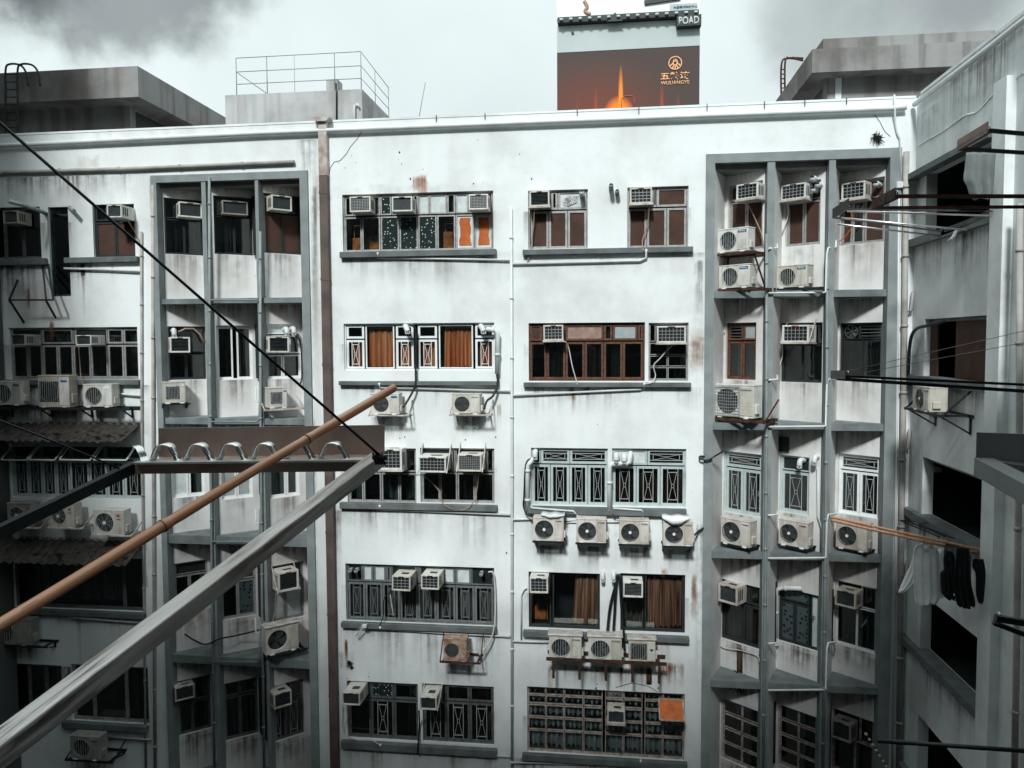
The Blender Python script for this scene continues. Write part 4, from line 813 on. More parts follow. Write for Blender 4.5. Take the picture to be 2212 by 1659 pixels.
K(bay('l', 3, 2), (574, 1352, 645, 1408), 'none', 'chipped condenser with an empty black fan opening and peeling rusty top', col='ac_beige', fan_c=.36, out=.45, cap=True); bracket(bay('l', 3, 2), (580, 1410, 664, 1415), 'dark bracket under the chipped condenser', 'black_iron', drop=.1, out=.48)
MB_ = ('boxtext', ('badge_blue', 'Midea'))
K(bay('r', 0, 0), (1549, 494, 1616, 543), 'bars', 'upper of two stacked white condensers with blue badges', badge=MB_, out=.55)
K(bay('r', 0, 0), (1553, 573, 1620, 621), 'bars', 'lower of two stacked white condensers with blue badges', badge=MB_, out=.50)
bracket(bay('r', 0, 0), (1538, 545, 1632, 550), 'rusty shelf between the two stacked condensers', 'rust', out=.60, drop=.55); bracket(bay('r', 0, 0), (1540, 623, 1650, 628), 'rusty shelf under the lower stacked condenser', 'rust', out=.56, drop=.02)
K(bay('r', 0, 1), (1677, 574, 1744, 620), 'bars', 'white condenser with a blue badge on a black shelf beside peeling wrapped pipes', badge=MB_, out=.45); bracket(bay('r', 0, 1), (1668, 622, 1778, 627), 'black shelf bracket under the single condenser of the top middle bay', out=.48, drop=.02)
K(bay('r', 1, 0), (1541, 832, 1628, 901), 'square', 'largest white condenser with a square wire guard on a rusty bracket', badge=('text', ('DAIKIN', 'badge_blue', .04)), out=.62, fan_c=.34, dep=.36); bracket(bay('r', 1, 0), (1531, 904, 1648, 911), 'rusty bracket under the condenser with the square guard', 'rust', out=.68, drop=.02, side_up=True, up=.5)
for n, (bx, k, lab) in enumerate([((1557, 1123, 1620, 1177), 0, 'white swirl condenser under the left green window of the right panel'), ((1682, 1126, 1744, 1180), 1, 'white swirl condenser under the single sash window of the right panel'), ((1806, 1130, 1873, 1187), 2, 'white swirl condenser behind the bamboo poles in the right panel')]):
    K(bay('r', 2, k), bx, 'swirl', lab, badge=YB if n < 2 else None, col='ac_beige', out=.45)
    x0, y0, x1, y1 = bx; bracket(bay('r', 2, k), (x0, y1+1, x1, y1+4), ['low black bracket under the condenser of the left green window', 'low black bracket under the condenser of the single sash window', 'low black bracket under the condenser behind the bamboo'][n], out=.46, drop=.05)
K(WR, (1972, 836, 2008, 886), 'swirl', 'white condenser seen side on at the right wing wall', badge=('text', ('III', 'badge_dark', .05)), out=.55, fan_c=.42, dep=.33)
bracket(WR, (1952, 888, 2030, 893), 'black bracket with a diagonal strut on the right wing wall', out=.60, side_up=True, up=.55)
# sheets on two condensers
def sheet(S, box, out, m, label, bulge):
    u0, v0, u1, v1 = S.box(box, out); w = u1-u0; h = v1-v0; mb = MB(); n = 10; prev = None
    for i in range(n+1):
        x = w*i/n; zt = h+.012*math.sin(i*1.3); zb = h*(1-bulge*math.sin(PI*i/n))-.01*math.sin(i*2.1)
        cur = ((x, .30, zt+.01), (x, -.012, zt), (x, -.03-.02*math.sin(PI*i/n), (zt+zb)/2), (x, -.018, zb))
        if prev:
            for a in range(3): mb.quad(prev[a], cur[a], cur[a+1], prev[a+1], sm=True)
        prev = cur
    o = mb.build('cover_sheet', m, None, S.at(u0, v0, out), S.rz); s = o.modifiers.new('thickness', 'SOLIDIFY'); s.thickness = .008
    return tag(o, label, 'cover sheet')
sheet(F, (1168, 1112, 1220, 1121), .42, 'white_panel', 'pale blue plastic sheet draped over the leftmost condenser', .8)
sheet(F, (1430, 1118, 1490, 1136), .44, 'badge_white', 'white sheet sagging over the front of the rightmost condenser', .95)
# ------------------------------------------------------------------ pipes, vents and hoses on the walls
pipe(F, [(-60, 318), (0, 315), (553, 288), (1106, 266), (1659, 245), (1932, 234), (1958, 232)], .055, 'pvc', 'white rainwater pipe running under the parapet of the main wall', off=.10)
pipe(WR, [(1975, 226), (2060, 162), (2140, 101), (2212, 44), (2290, -18)], .055, 'pvc', 'white rainwater pipe running under the parapet of the right wing', off=.10)
pipe(F, [(-60, 377), (0, 373), (300, 364), (636, 350)], .05, 'pvc_dirty', 'stained horizontal pipe above the far left windows', off=.06, collars=1.6)
bp = F.pt(699, 380, .10); bb = F.pt(716, 1760, .10)
o = thing('downpipe', 'tall brown downpipe with a pale hopper top splitting the facade', 'pipe', (bp.x, bp.y, 0)); z0, z1, z2, z3 = 0, bp.z, F.uv(699, 285)[1], F.uv(699, 265)[1]
d = MB(); d.box(-.10, -.05, z0, .10, .095, z1)
for k in range(8): z = z1-2.05*k-.4; d.box(-.108, -.057, z-.03, .108, .09, z+.03)
d.build('pipe_shaft', 'brown_pipe', o); MB().cbox(-.105, -.045, z1+.002, .105, .095, z3-.02, .01).build('pale_section', 'hopper', o); MB().prism([(-.12, z3-.018), (.12, z3-.018), (.21, z3+.05), (.21, z3+.08), (-.21, z3+.08), (-.21, z3+.05)], -.12, .09).build('hopper_head', 'hopper', o)
pipe(F, [(1104, 448), (1106, 1000), (1106, 1720)], .035, 'pvc', 'thin white waste pipe between the two centre window columns', off=.05, collars=1.4)
for n, (pts, lab) in enumerate([([(816, 546, .14), (816, 557), (960, 559), (1102, 562)], 'top row, left of the thin waste pipe'), ([(1396, 538, .14), (1396, 557), (1383, 563), (1107, 570)], 'top row, right of the thin waste pipe'),
    ([(819, 828, .14), (821, 837), (1102, 845)], 'second row, left of the thin waste pipe'), ([(1392, 828, .14), (1390, 837), (1383, 841), (1107, 854)], 'second row, right of the thin waste pipe'),
    ([(820, 1092, .14), (822, 1100), (1102, 1112)], 'third row, left of the thin waste pipe'), ([(1107, 1122), (1150, 1121)], 'third row, beside the four condensers'),
    ([(821, 1355, .14), (822, 1358), (953, 1367), (1102, 1375)], 'fourth row, left of the thin waste pipe'), ([(1107, 1385), (1184, 1387)], 'fourth row, running to the three shelf condensers'),
    ([(822, 1608, .14), (824, 1612), (1102, 1635)], 'lowest row, left of the thin waste pipe'), ([(1384, 1642, .14), (1384, 1653), (1107, 1647)], 'lowest row, right of the thin waste pipe')]):
    pipe(F, pts, .026, 'pvc', 'white branch pipe under the windows of the ' + lab, group='branch pipes under the windows', off=.05)
for x, y0, y1, S_, n in ((979, 548, 559, F, 'third'), ): pass
pipe(F, [(330, 400), (331, 900), (333, 1300), (336, 1760)], .04, 'pvc_dirty', 'off white waste pipe left of the left recessed panel', off=.05, collars=1.5, name='drainpipe')
pipe(F, [(305, 500), (306, 900), (311, 1300), (316, 1760)], .03, 'pvc_dirty', 'thin grey pipe beside the far left windows', off=.045, collars=1.2)
pipe(F, [(139, 580), (220, 582), (304, 586)], .03, 'pvc', 'white pipe under the ledge of the far left top windows')
pipe(F, [(252, 850), (305, 855)], .03, 'pvc', 'short white pipe right of the condensers above the awning')
pipe(F, [(150, 1334, .1), (318, 1347)], .026, 'pvc_dirty', 'pipe under the ledge of the far left fourth window'); pipe(F, [(232, 1592), (326, 1598)], .026, 'pvc_dirty', 'pipe right of the dusty dark condenser')
pipe(F, [(5, 900), (8, 1300), (12, 1760)], .06, 'pvc_dirty', 'grey soil pipe at the picture left edge', off=.08, collars=1.5)
# grey pipes on the panel mullions
for side, pts, lab in (('l', [(452, 372+10), (453, 700), (458, 1300), (465, 1760)], 'left mullion of the left panel'), ('l', [(562, 500), (563, 900), (566, 1300), (572, 1760)], 'right mullion of the left panel'),
                       ('r', [(1656, 505), (1656, 900), (1652, 1400), (1647, 1760)], 'left mullion of the right panel'), ('r', [(1787, 560), (1786, 900), (1782, 1300), (1776, 1760)], 'right mullion of the right panel')):
    pipe(F, pts, .032, 'pvc_grey', 'grey painted waste pipe on the '+lab, off=.085, collars=1.3, group='grey pipes on the panel mullions')
ROWN = ['top', 'second', 'third', 'fourth', 'lowest']
for r, (y, yb) in enumerate(((532, 632), (816, 921), (1108, 1205), (1385, 1490))):
    pipe(F, [(1806, y-12, -.25), (1806, y+2, -.2), (1789, y+4, .08), (1786, y+16, .10), (1784, yb-2, .10), (1780, yb, .10), (1659, yb+1, .09)], .024, 'pvc', 'white drain pipe turning along the ledge below the %s row of the right panel' % ROWN[r], group='drain pipes of the right panel', off=.08)
    pipe(F, [(1679, y-5, -.2), (1679, y+4, -.1), (1660, y+5, .08)], .024, 'pvc', 'white elbow pipe at the left mullion below the %s row of the right panel' % ROWN[r], group='drain elbows of the right panel')
for r, (y, yb) in enumerate(((575, 648), (845, 911), (1110, 1170), (1345, 1430))):
    pipe(F, [(552, y-10, -.2), (553, y+22, -.2), (562, y+24, .08)], .022, 'pvc', 'white elbow pipe at the right mullion, %s row of the left panel' % ROWN[r], group='drain elbows of the left panel')
    pipe(F, [(456, yb, .09), (555, yb, .09), (560, yb-6, .10), (561, yb-70, .10)], .022, 'pvc_grey', 'grey pipe along the ledge below the %s row of the left panel' % ROWN[r], group='ledge pipes of the left panel')
pipe(F, [(1958, 328), (1954, 700), (1948, 1100), (1940, 1760)], .062, 'pvc_dirty', 'thick off white downpipe in the corner beside the right wing', off=.10, collars=1.5, n=12)
pipe(F, [(1942, 420), (1940, 700), (1935, 1100), (1925, 1760)], .022, 'pvc', 'thin white conduit left of the corner downpipe', off=.05)
pipe(F, [(1932, 205, .04), (1933, 237, .16), (1934, 270), (1938, 288), (1944, 300), (1946, 396)], .020, 'pvc', 'white conduit bending down from the parapet near the right corner', off=.04)
MB().cbox(-.07, -.05, -.07, .07, .03, .07).build('junction_box', 'pvc', None, F.pt(1943, 400, .06)); tag(bpy.data.objects['junction_box'], 'small white junction box on the conduit near the right corner', 'junction box')
for n, (x, y) in enumerate(((1974, 632), (1967, 930), (1962, 1215))): pipe(F, [(x-2, y, .0), (x-2, y, .12), (x-5, y+38, .12), (x-18, y+41, .11)], .035, 'pvc_dirty', 'short bent overflow pipe joining the corner downpipe, %s storey' % ['upper', 'middle', 'lower'][n], group='overflow pipes in the corner')
pipe(WR, [(2203, 440), (2202, 900), (2196, 1400), (2190, 1760)], .05, 'pvc_dirty', 'grey downpipe on the right wing near the picture edge', off=.1, collars=1.5)
def vent(S, px, py, r, label, out=.24, down=True, m='pvc', drop=.10, side=0, name='vent_cowl', rec=.07):
    """gas flue cowl: elbow out of the wall, slotted cap"""
    o0 = S.pt(px, py, 0); t = thing(name, label, 'vent', o0, S.rz, 'flue vents of the light well')
    end = V((side*.08, -out, -drop if down else .02))
    MB().tube(catmull([V((0, rec, 0)), V((0, -out*.5, 0.02)), V((side*.04, -out*.9, -.01)), end]), r, 12).build('flue', m, t)
    if down:
        cp = MB()
        for k in range(9): a = 2*PI*k/9; cp.box(end.x+r*.85*math.cos(a)-.006, end.y+r*.85*math.sin(a)-.006, end.z-.05, end.x+r*.85*math.cos(a)+.006, end.y+r*.85*math.sin(a)+.006, end.z)
        cp.disc(end.x, 0, 0, .001) if False else None
        cp.tube([end+V((0, 0, -.05)), end+V((0, 0, -.062))], r*.9, 12); cp.build('slotted_cap', m, t); MB().tube([end+V((0, 0, .0)), end+V((0, 0, -.049))], r*.6, 10).build('flue_throat', 'ac_dark', t)
    else: MB().tube([end+V((0, -.002, 0)), end+V((0, -.004, 0))], r*.82, 14).build('flue_throat', 'ac_dark', t)
    return t
vent(F, 1320, 408, .055, 'left of the two round metal flues between the brown screened windows', .32, False, 'pvc_grey'); vent(F, 1333, 418, .05, 'right of the two round metal flues between the brown screened windows', .2, False, 'pvc_grey')
vent(F, 1257, 420, .06, 'white flue through the foil patched pane', .2, False)
vent(F, 878, 707, .065, 'white vent cowl with a black hose left of the middle of the orange curtained window', side=1, out=.2); vent(F, 1040, 707, .065, 'white vent cowl at the right end of the orange curtained window', side=1, out=.2)
pipe(F, [(1052, 711, .0), (1054, 711, .12), (1070, 713, .14), (1075, 720, .14), (1074, 808, .10)], .058, 'pvc', 'wide white pipe bending down beside the orange curtained window', collars=.6)
hose(F, [(885, 702, .15), (894, 706, .12), (898, 722, .10), (898, 800, .10), (897, 832, .15), (885, 858, .2), (871, 880, .3)], .026, 'hose_black', 'thick black hose hanging from the vent in the middle of the orange curtained window', cat='hose')
hose(F, [(1074, 808, .10), (1075, 830, .12), (1065, 855, .2), (1052, 866, .3), (1046, 884, .35)], .028, 'hose_black', 'thick black hose below the wide white bent pipe', cat='hose')
vent(F, 1157, 976, .06, 'white vent cowl above the bend of the pipe left of the green windows', .15); pipe(F, [(1153, 990, .1), (1140, 1005, .1), (1139, 1100, .08)], .055, 'pvc', 'wide white pipe left of the green windows', collars=.7)
hose(F, [(1150, 990, .1), (1136, 1003, .12), (1132, 1070, .1), (1131, 1095, .1), (1140, 1112, .2), (1160, 1120, .3)], .02, 'hose_black', 'black hose beside the wide pipe left of the green windows')
vent(F, 1331, 983, .065, 'left white vent cowl above the green sashes', .15); vent(F, 1348, 985, .065, 'right white vent cowl above the green sashes', .15)
pipe(F, [(1362, 978, .0), (1362, 978, .1), (1361, 998, .1), (1355, 1001, .1), (1322, 1002, .1), (1317, 1008, .1), (1317, 1105, .08)], .058, 'pvc', 'wide white pipe hooked between the two green windows', collars=.8)
pipe(F, [(1147, 1093, .14), (1149, 1097, .14), (1238, 1104, .14), (1247, 1112, .1), (1247, 1124, .06), (1219, 1127, .05), (1388, 1126, .05), (1390, 1105, .1), (1385, 1102, .14), (1325, 1098, .14)], .022, 'pvc', 'white pipe looping under the green window ledge above four condensers')
hose(F, [(1147, 1105, .1), (1160, 1118, .15), (1200, 1121, .15), (1213, 1123, .25)], .018, 'hose_black', 'black hose running to the condenser with the blue sheet'); hose(F, [(1320, 1106, .1), (1335, 1119, .15), (1385, 1125, .15), (1393, 1132, .3)], .018, 'hose_black', 'black hose running to the third condenser of four')
hose(F, [(1497, 1160, .3), (1508, 1148, .1), (1520, 1140, .06)], .022, 'hose_black', 'black hose right of the condenser with the white sheet'); hose(F, [(1560, 976, -.1), (1545, 985, .1), (1530, 993, .12), (1513, 992, .1), (1512, 986, .08), (1522, 986, .05)], .022, 'hose_black', 'black hose looping out round the edge of the right panel')
vent(F, 1302, 1238, .05, 'left small white flue on the pier above the three shelf condensers', .15); vent(F, 1325, 1238, .05, 'right small white flue on the pier above the three shelf condensers', .15)
hose(F, [(1336, 1240, .1), (1330, 1262, .12), (1318, 1310, .1), (1312, 1362, .15)], .035, 'hose_black', 'leftmost of three thick black hoses running down the pier'); hose(F, [(1334, 1240, .13), (1330, 1275, .14), (1327, 1330, .12), (1325, 1362, .15)], .034, 'hose_black', 'middle of three thick black hoses running down the pier'); hose(F, [(1338, 1240, .13), (1341, 1300, .12), (1347, 1362, .15), (1349, 1405, .2)], .03, 'hose_black', 'rightmost of three thick black hoses running down the pier')
pipe(F, [(1138, 1270, .05), (1132, 1273, .05), (1126, 1285, .05), (1126, 1383, .05)], .02, 'pvc', 'thin white conduit left of the dark room window')
vent(F, 759, 1231, .05, 'left of twin steel flue ends in the window with boxy air conditioners', .12, False, 'alu'); vent(F, 772, 1231, .05, 'right of twin steel flue ends in the window with boxy air conditioners', .12, False, 'alu')
vent(F, 1041, 1238, .05, 'dark flue end beside the white cable of the fourth row', .12, False, 'alu'); hose(F, [(1055, 1236, .1), (1066, 1240, .1), (1070, 1290, .08), (1068, 1350, .16), (1058, 1385, .2), (1035, 1415, .3)], .02, 'hose_white', 'long white cable trunk dropping to the rust brown condenser')
hose(F, [(845, 1280, .2), (830, 1292, .1), (828, 1330, .08), (820, 1350, .16)], .012, 'hose_black', 'thin black hose beside the boxy window air conditioners'); MB().bar((0, 0, 0), (.07, 0, -.55), .03, .02).build('loose_rod', 'white_iron', None, F.pt(843, 1282, .14)); tag(bpy.data.objects['loose_rod'], 'short white rod leaning in front of the grey curtained sashes', 'rod')
for S_, pts, m, lab in ((F, [(1154, 447, .2), (1153, 480, .05), (1147, 530, .05), (1139, 568, .06)], 'hose_tan', 'tan hose under the louvred window air conditioner'), (F, [(1402, 443, .2), (1400, 480, .05), (1388, 520, .05), (1390, 542, .15)], 'hose_tan', 'tan hose in front of the brown screened window'),
    (F, [(1221, 738, .2), (1228, 750, .05), (1236, 790, .05), (1245, 822, .05), (1247, 830, .15)], 'hose_white', 'white hose hanging across the brown sashes'), (F, [(1468, 741, .2), (1450, 748, .05), (1425, 775, .05), (1412, 790, .05), (1416, 812, .05), (1408, 826, .14), (1392, 830, .14)], 'hose_white', 'white hose curling across the black framed window'),
    (F, [(912, 1025, .3), (930, 1040, .1), (948, 1060, .06), (955, 1085, .14), (972, 1098, .16), (980, 1099, .1)], 'hose_tan', 'pale hose snaking from the biggest window air conditioner'), (F, [(1034, 1022, .3), (1030, 1060, .06), (1022, 1085, .15), (1005, 1101, .14), (985, 1099, .1)], 'hose_tan', 'tan hose hanging from the arm supported air conditioner with the orange lump'),
    (F, [(742, 1524, .4), (741, 1570, .08), (748, 1588, .1), (770, 1598, .16), (805, 1600, .16), (822, 1612, .12)], 'hose_white', 'white hose curling along the lowest centre ledge'), (F, [(905, 1535, .4), (906, 1570, .05), (903, 1610, .14), (902, 1630, .14)], 'hose_black', 'thin black hose down the pier of the lowest centre window'),
    (F, [(276, 477, .3), (290, 500, .05), (300, 520, .05), (306, 545, .05)], 'hose_tan', 'tan hose below the bright white far left air conditioner'), (F, [(170, 750, .3), (173, 790, .06), (175, 815, .06), (180, 830, .2)], 'hose_tan', 'tan hose hanging in front of the many paned far left window'),
    (bay('r', 0, 0), [(1612, 432, .2), (1630, 470, .05), (1645, 505, .05), (1649, 530, .05)], 'hose_tan', 'tan hose slanting past the upper stacked condenser'), (bay('r', 0, 1), [(1700, 433, .25), (1703, 460, .05), (1695, 490, .05), (1682, 520, .05)], 'hose_white', 'pale hose hanging in the top middle bay of the right panel'),
    (bay('r', 0, 2), [(1842, 433, .2), (1838, 450, .1), (1841, 485, .08), (1825, 512, .06), (1812, 522, .06)], 'hose_orange', 'bright orange hose in the top bay of the right panel'), (bay('r', 0, 0), [(1572, 410, .1), (1563, 425, .08), (1560, 460, .06), (1560, 490, .1)], 'hose_white', 'white hose arching down to the upper stacked condenser'),
    (bay('r', 1, 0), [(1566, 715, .05), (1556, 735, .05), (1555, 780, .05), (1556, 826, .05)], 'hose_white', 'white hose down beside the brown window of the right panel'), (bay('r', 1, 1), [(1690, 742, .2), (1690, 770, .05), (1680, 805, .05), (1677, 828, .05)], 'hose_white', 'thin white hose beside the black window of the right panel'),
    (bay('r', 3, 2), [(1808, 1313, .2), (1798, 1325, .1), (1797, 1370, .06), (1804, 1400, .06), (1801, 1416, .06)], 'hose_tan', 'tan hose beside the thin white framed panes of the right panel'), (bay('r', 3, 0), [(1556, 1306, .2), (1555, 1340, .05), (1556, 1394, .05), (1600, 1405, .06), (1635, 1416, .06), (1640, 1430, .06)], 'hose_white', 'white hose framing the red brown curtained window'),
    (bay('l', 1, 2), [(628, 722, .1), (645, 730, .08), (651, 760, .08), (652, 815, .06), (648, 830, .1)], 'hose_black', 'thick black hose down from the twin vent cowls'), (bay('l', 3, 2), [(598, 1282, .3), (596, 1310, .1), (588, 1345, .1)], 'hose_tan', 'thin hose below the orange badged air conditioner')):
    hose(S_, pts, .022 if m == 'hose_black' else .013, m, lab)
for S_, px, py, dn, lab in ((bay('r', 0, 1), 1762, 388, False, 'upper white flue of the cluster of three'), (bay('r', 0, 1), 1773, 402, False, 'right white flue of the cluster of three'), (bay('r', 0, 1), 1763, 412, False, 'lower white flue of the cluster of three'), (bay('r', 0, 2), 1898, 400, False, 'white flue end in the top bay beside the pilaster'),
    (bay('r', 2, 1), 1734, 995, True, 'white cowl in front of the single sash window'), (bay('r', 2, 1), 1766, 988, True, 'white cowl with a long conduit beside the single sash window'), (bay('l', 1, 2), 615, 712, True, 'left of twin white cowls in the left panel'), (bay('l', 1, 2), 630, 711, True, 'right of twin white cowls in the left panel'), (bay('l', 1, 0), 374, 715, True, 'white cowl beside the curved duct of the left panel')):
    vent(S_, px, py, .06, lab, .16, dn)
pipe(bay('l', 1, 0), [(385, 717, .1), (400, 710, .1), (418, 710, .1), (432, 722, .1), (441, 740, .1)], .022, 'hose_tan', 'curved white duct above the window air conditioner of the left panel', 'duct', 'duct')
pipe(bay('r', 3, 1), [(1732, 1271, .08), (1690, 1270, .10), (1679, 1273, .10), (1676, 1285, .10), (1676, 1395, .08)], .055, 'pvc', 'wide white pipe hooked round the black patterned window', collars=.8)
pipe(bay('r', 2, 1), [(1767, 1008, .08), (1767, 1115, .06), (1776, 1145, .06)], .02, 'pvc', 'white conduit dropping from the cowl beside the single sash window'); MB().box(-.12, -.03, -.18, .12, 0, .18).build('meter_box', 'black_frame', None, bay('r', 2, 1).pt(1694, 960, .01), bay('r', 2, 1).rz); tag(bpy.data.objects['meter_box'], 'small black box on the recess wall above the single sash window', 'box')
t = bay('r', 3, 1); text('水', .13, 'badge_dark', None, t.pt(1751, 1338, .015), .006, .01, name='poster_lettering', rz=t.rz); tag(bpy.data.objects['poster_lettering'], 'dark printed characters on the white poster strip beside the black patterned window', 'lettering')
hose(F, [(400, 1370, -.3), (420, 1383, .0), (445, 1392, .12), (475, 1380, .12), (510, 1373, -.2), (572, 1358, -.3)], .022, 'hose_black', 'thick black cable sagging across the left panel to the chipped condenser')
# aerial, far-left details
t = thing('tv_antenna', 'small white comb shaped television aerial on the centre left ledge', 'antenna', F.pt(768, 1374, .18)); e = F.pt(793, 1347, .18)-F.pt(768, 1374, .18)
m_ = MB().tube([(0, 0, 0), tuple(e)], .012, 6)
for k in range(7): p = e*(.05+.1*k); q = V((e.z, 0, -e.x)).normalized()*.07; m_.tube([p-q, p+q], .005, 4)
m_.build('boom', 'pvc', t); MB().cbox(e.x*.75-.05, -.04, e.z*.75-.03, e.x*.75+.07, .04, e.z*.75+.06).build('mounting_box', 'pvc', t)
fr = MB(); P = lambda x, y, o: F.pt(x, y, o)-F.pt(20, 647, .5)
for a, b in (((20, 648, .5), (38, 605, .02)), ((20, 648, .5), (52, 697, .02)), ((20, 648, .5), (115, 648, .5)), ((100, 650, .5), (120, 686, .02)), ((100, 650, .5), (92, 575, .02)), ((115, 648, .5), (104, 570, .02))): fr.bar(P(*a), P(*b), .04, .04)
tag(fr.build('empty_bracket', 'black_iron', None, F.pt(20, 647, .5)), 'empty black iron bracket on the far left wall', 'bracket')
pipe(F, [(100, 462, .0), (92, 458, .2), (55, 444, .7), (18, 434, 1.1)], .05, 'pvc_grey', 'grey pole sticking out above the far left dark doorway', 'pole', 'pole'); pipe(F, [(150, 448, .0), (160, 456, .25)], .05, 'pvc_grey', 'short grey pole right of the far left dark doorway', 'pole', 'pole')
def awning(x0, y0, x1, y1, label, ragged):
    u0, v0, u1, v1 = F.box((x0, y0, x1, y1)); w = u1-u0; n = 90; mb = MB(); rnd = random.Random(int(y0)); prev = None
    for i in range(n+1):
        x = w*i/n; z = .025*math.sin(i*1.5); e = ragged*rnd.uniform(0, 1); cur = [(x, .0, (v1-v0)+.12+z), (x, -.45, .12+z), (x, -.85+e*.1, -.0+z-e*.06)]
        if prev: mb.quad(prev[0], cur[0], cur[1], prev[1]); mb.quad(prev[1], cur[1], cur[2], prev[2])
        prev = cur
    t = thing('awning', label, 'awning', F.at(u0, v0, 0)); o = mb.build('corrugated_sheet', 'corrugated', t); s = o.modifiers.new('thickness', 'SOLIDIFY'); s.thickness = .012
    d = MB(); rnd = random.Random(9)
    for k in range(60):
        x = rnd.uniform(0, w); y = -rnd.uniform(.1, .8); z = .18+y*.16+.05; q = rnd.uniform(.03, .14); d.prism([(x+q*rnd.uniform(.5, 1.3)*math.cos(a*PI/3), z+q*.3*rnd.uniform(.4, 1.2)*math.sin(a*PI/3)) for a in range(6)], y, y+q)
    d.build('debris', 'moss' if rnd.random() < 2 else 'rust', t); return t
awning(-60, 925, 303, 943, 'dirty corrugated awning over the green framed far left window', .6); awning(-60, 1176, 310, 1196, 'ragged corrugated awning strewn with debris over the fourth far left window', 1.0)
# top-hung sashes propped open
def flap(S, tl, tr, out, drop_px, label, m, frame, name='open_sash', tilt=.35):
    u0, v1 = S.uv(*tl, .03); u1, _ = S.uv(*tr, .03); v0 = S.uv(tl[0], tl[1]+drop_px, out)[1]; w, h = u1-u0, v1-v0
    t = MB(); a = lambda x, q: (x, -.03-(out-.03)*q, h*(1-q)); fw = .03
    t.bar(a(0, 0), a(0, 1), fw, fw).bar(a(w, 0), a(w, 1), fw, fw).bar(a(0, 1), a(w, 1), fw, fw).bar(a(0, 0), a(w, 0), fw, fw)
    o = t.build(name, frame, WG if S is F and tl[0] > 1000 else B, S.at(u0, v0, 0)-(B.location), S.rz)
    if S is F and tl[0] > 1000: o.parent = B
    MB().quad(a(.01, .02), a(w-.01, .02), a(w-.01, .98), a(.01, .98)).build('sash_panel', m, o); o['label'] = label; return o
flap(F, (1423, 1509), (1475, 1513), .42, 46, 'orange window flap propped open', 'orange_board', 'rust_frame')
for x0, x1 in ((26, 80), (85, 140), (150, 215), (222, 292)): flap(F, (x0, 963), (x1, 963), .40, 30, 'top hung sash propped open', 'glass_dark', 'white_frame')
for px, py in ((943, 256), (1048, 251), (1247, 243), (1380, 239), (1527, 233), (1651, 228), (1738, 222), (1828, 218)):
    a = F.pt(px, py+7); MB().box(-.008, -.034, 0, .008, -.0, ZP+.058-a.z).build('coping_joint', 'ac_dark', B, V((a.x, DF, a.z))-B.location)
def tuft(S, px, py, label, R, seed):
    rnd = random.Random(seed); mb = MB()
    for k in range(70):
        a = rnd.uniform(0, 2*PI); l = R*rnd.uniform(.4, 1.2); d = V((math.cos(a), -rnd.uniform(.1, .7), math.sin(a)*.9+.15)); d.normalize(); s_ = V((-d.z, 0, d.x))*l*.09; e = d*l+V((0, 0, -l*.35*rnd.random())); c = V((rnd.gauss(0, R*.22), 0, rnd.gauss(0, R*.22)))
        mb.quad(c-s_, c+d*l*.55+s_, c+e, c+d*l*.5-s_)
    tag(mb.build('dead_plant', 'moss', None, S.pt(px, py, .01), S.rz), label, 'plant')
tuft(F, 1893, 298, 'dark dead plant tuft growing from the wall near the right corner', .15, 4); tuft(F, 756, 1436, 'dark withered tuft in a wall hole left of the rust brown condenser', .10, 8); tuft(bay('r', 3, 0), 1598, 1472, 'black heap of weeds on the ledge of the right panel', .26, 6)
MB().cbox(0, -.1, 0, .55, .1, .10, .03).build('gallery_lamp', 'white_iron', None, WR.pt(2003, 1012, -.3), WR.rz); tag(bpy.data.objects['gallery_lamp'], 'long pale lamp in the dark third gallery opening of the right wing', 'lamp')
hose(WR, [(2040, 694, .05), (2005, 703, .12), (1978, 712, .15), (1966, 740, .15), (1962, 812, .12)], .035, 'hose_black', 'thick black hose curving out of the second gallery opening')
# ------------------------------------------------------------------ rooftop
def plane_x(x): return Surf((x, 0, 0), (0, -1, 0))
def roofhouse(name, label, yf, xl, xr, y_top, y_bot, depth, over, cat='building', back=0):
    """flat slab roof with a deep fascia over a recessed wall; numbers are picture coordinates on the plane y = yf"""
    S = Y(yf); x0, zt = S.uv(xl, y_top); x1, _ = S.uv(xr, y_top); _, zb = S.uv(xl, y_bot)
    t = thing(name, label, cat, (x0, yf, ZP-1.1)); L_ = lambda x, y, z: (x-x0, y-yf, z-(ZP-1.1))
    MB().box(*L_(x0, yf, zb), *L_(x1, yf+depth, zt)).build('roof_slab', 'roof_concrete', t)
    a, b = L_(x0+over, yf+over, ZP-1.1), L_(x1-over, yf+depth-over, zb-.002); MB().box(*a, *b).build('wall', 'roof_concrete', t)
    return t, x0, x1, zt, zb, L_
t, x0, x1, zt, zb, L_ = roofhouse('rooftop_stairhouse', 'stained concrete stairhouse with a deep fascia on the left of the roof', 20.2, -190, 298, 168, 232, 6.0, .75)
w_ = MB().quad(L_(x1-.748, 21.2, zb-.55), L_(x1-.748, 23.4, zb-.55), L_(x1-.748, 23.4, zb-.08), L_(x1-.748, 21.2, zb-.08)).build('louvre_opening', 'ac_dark', t)
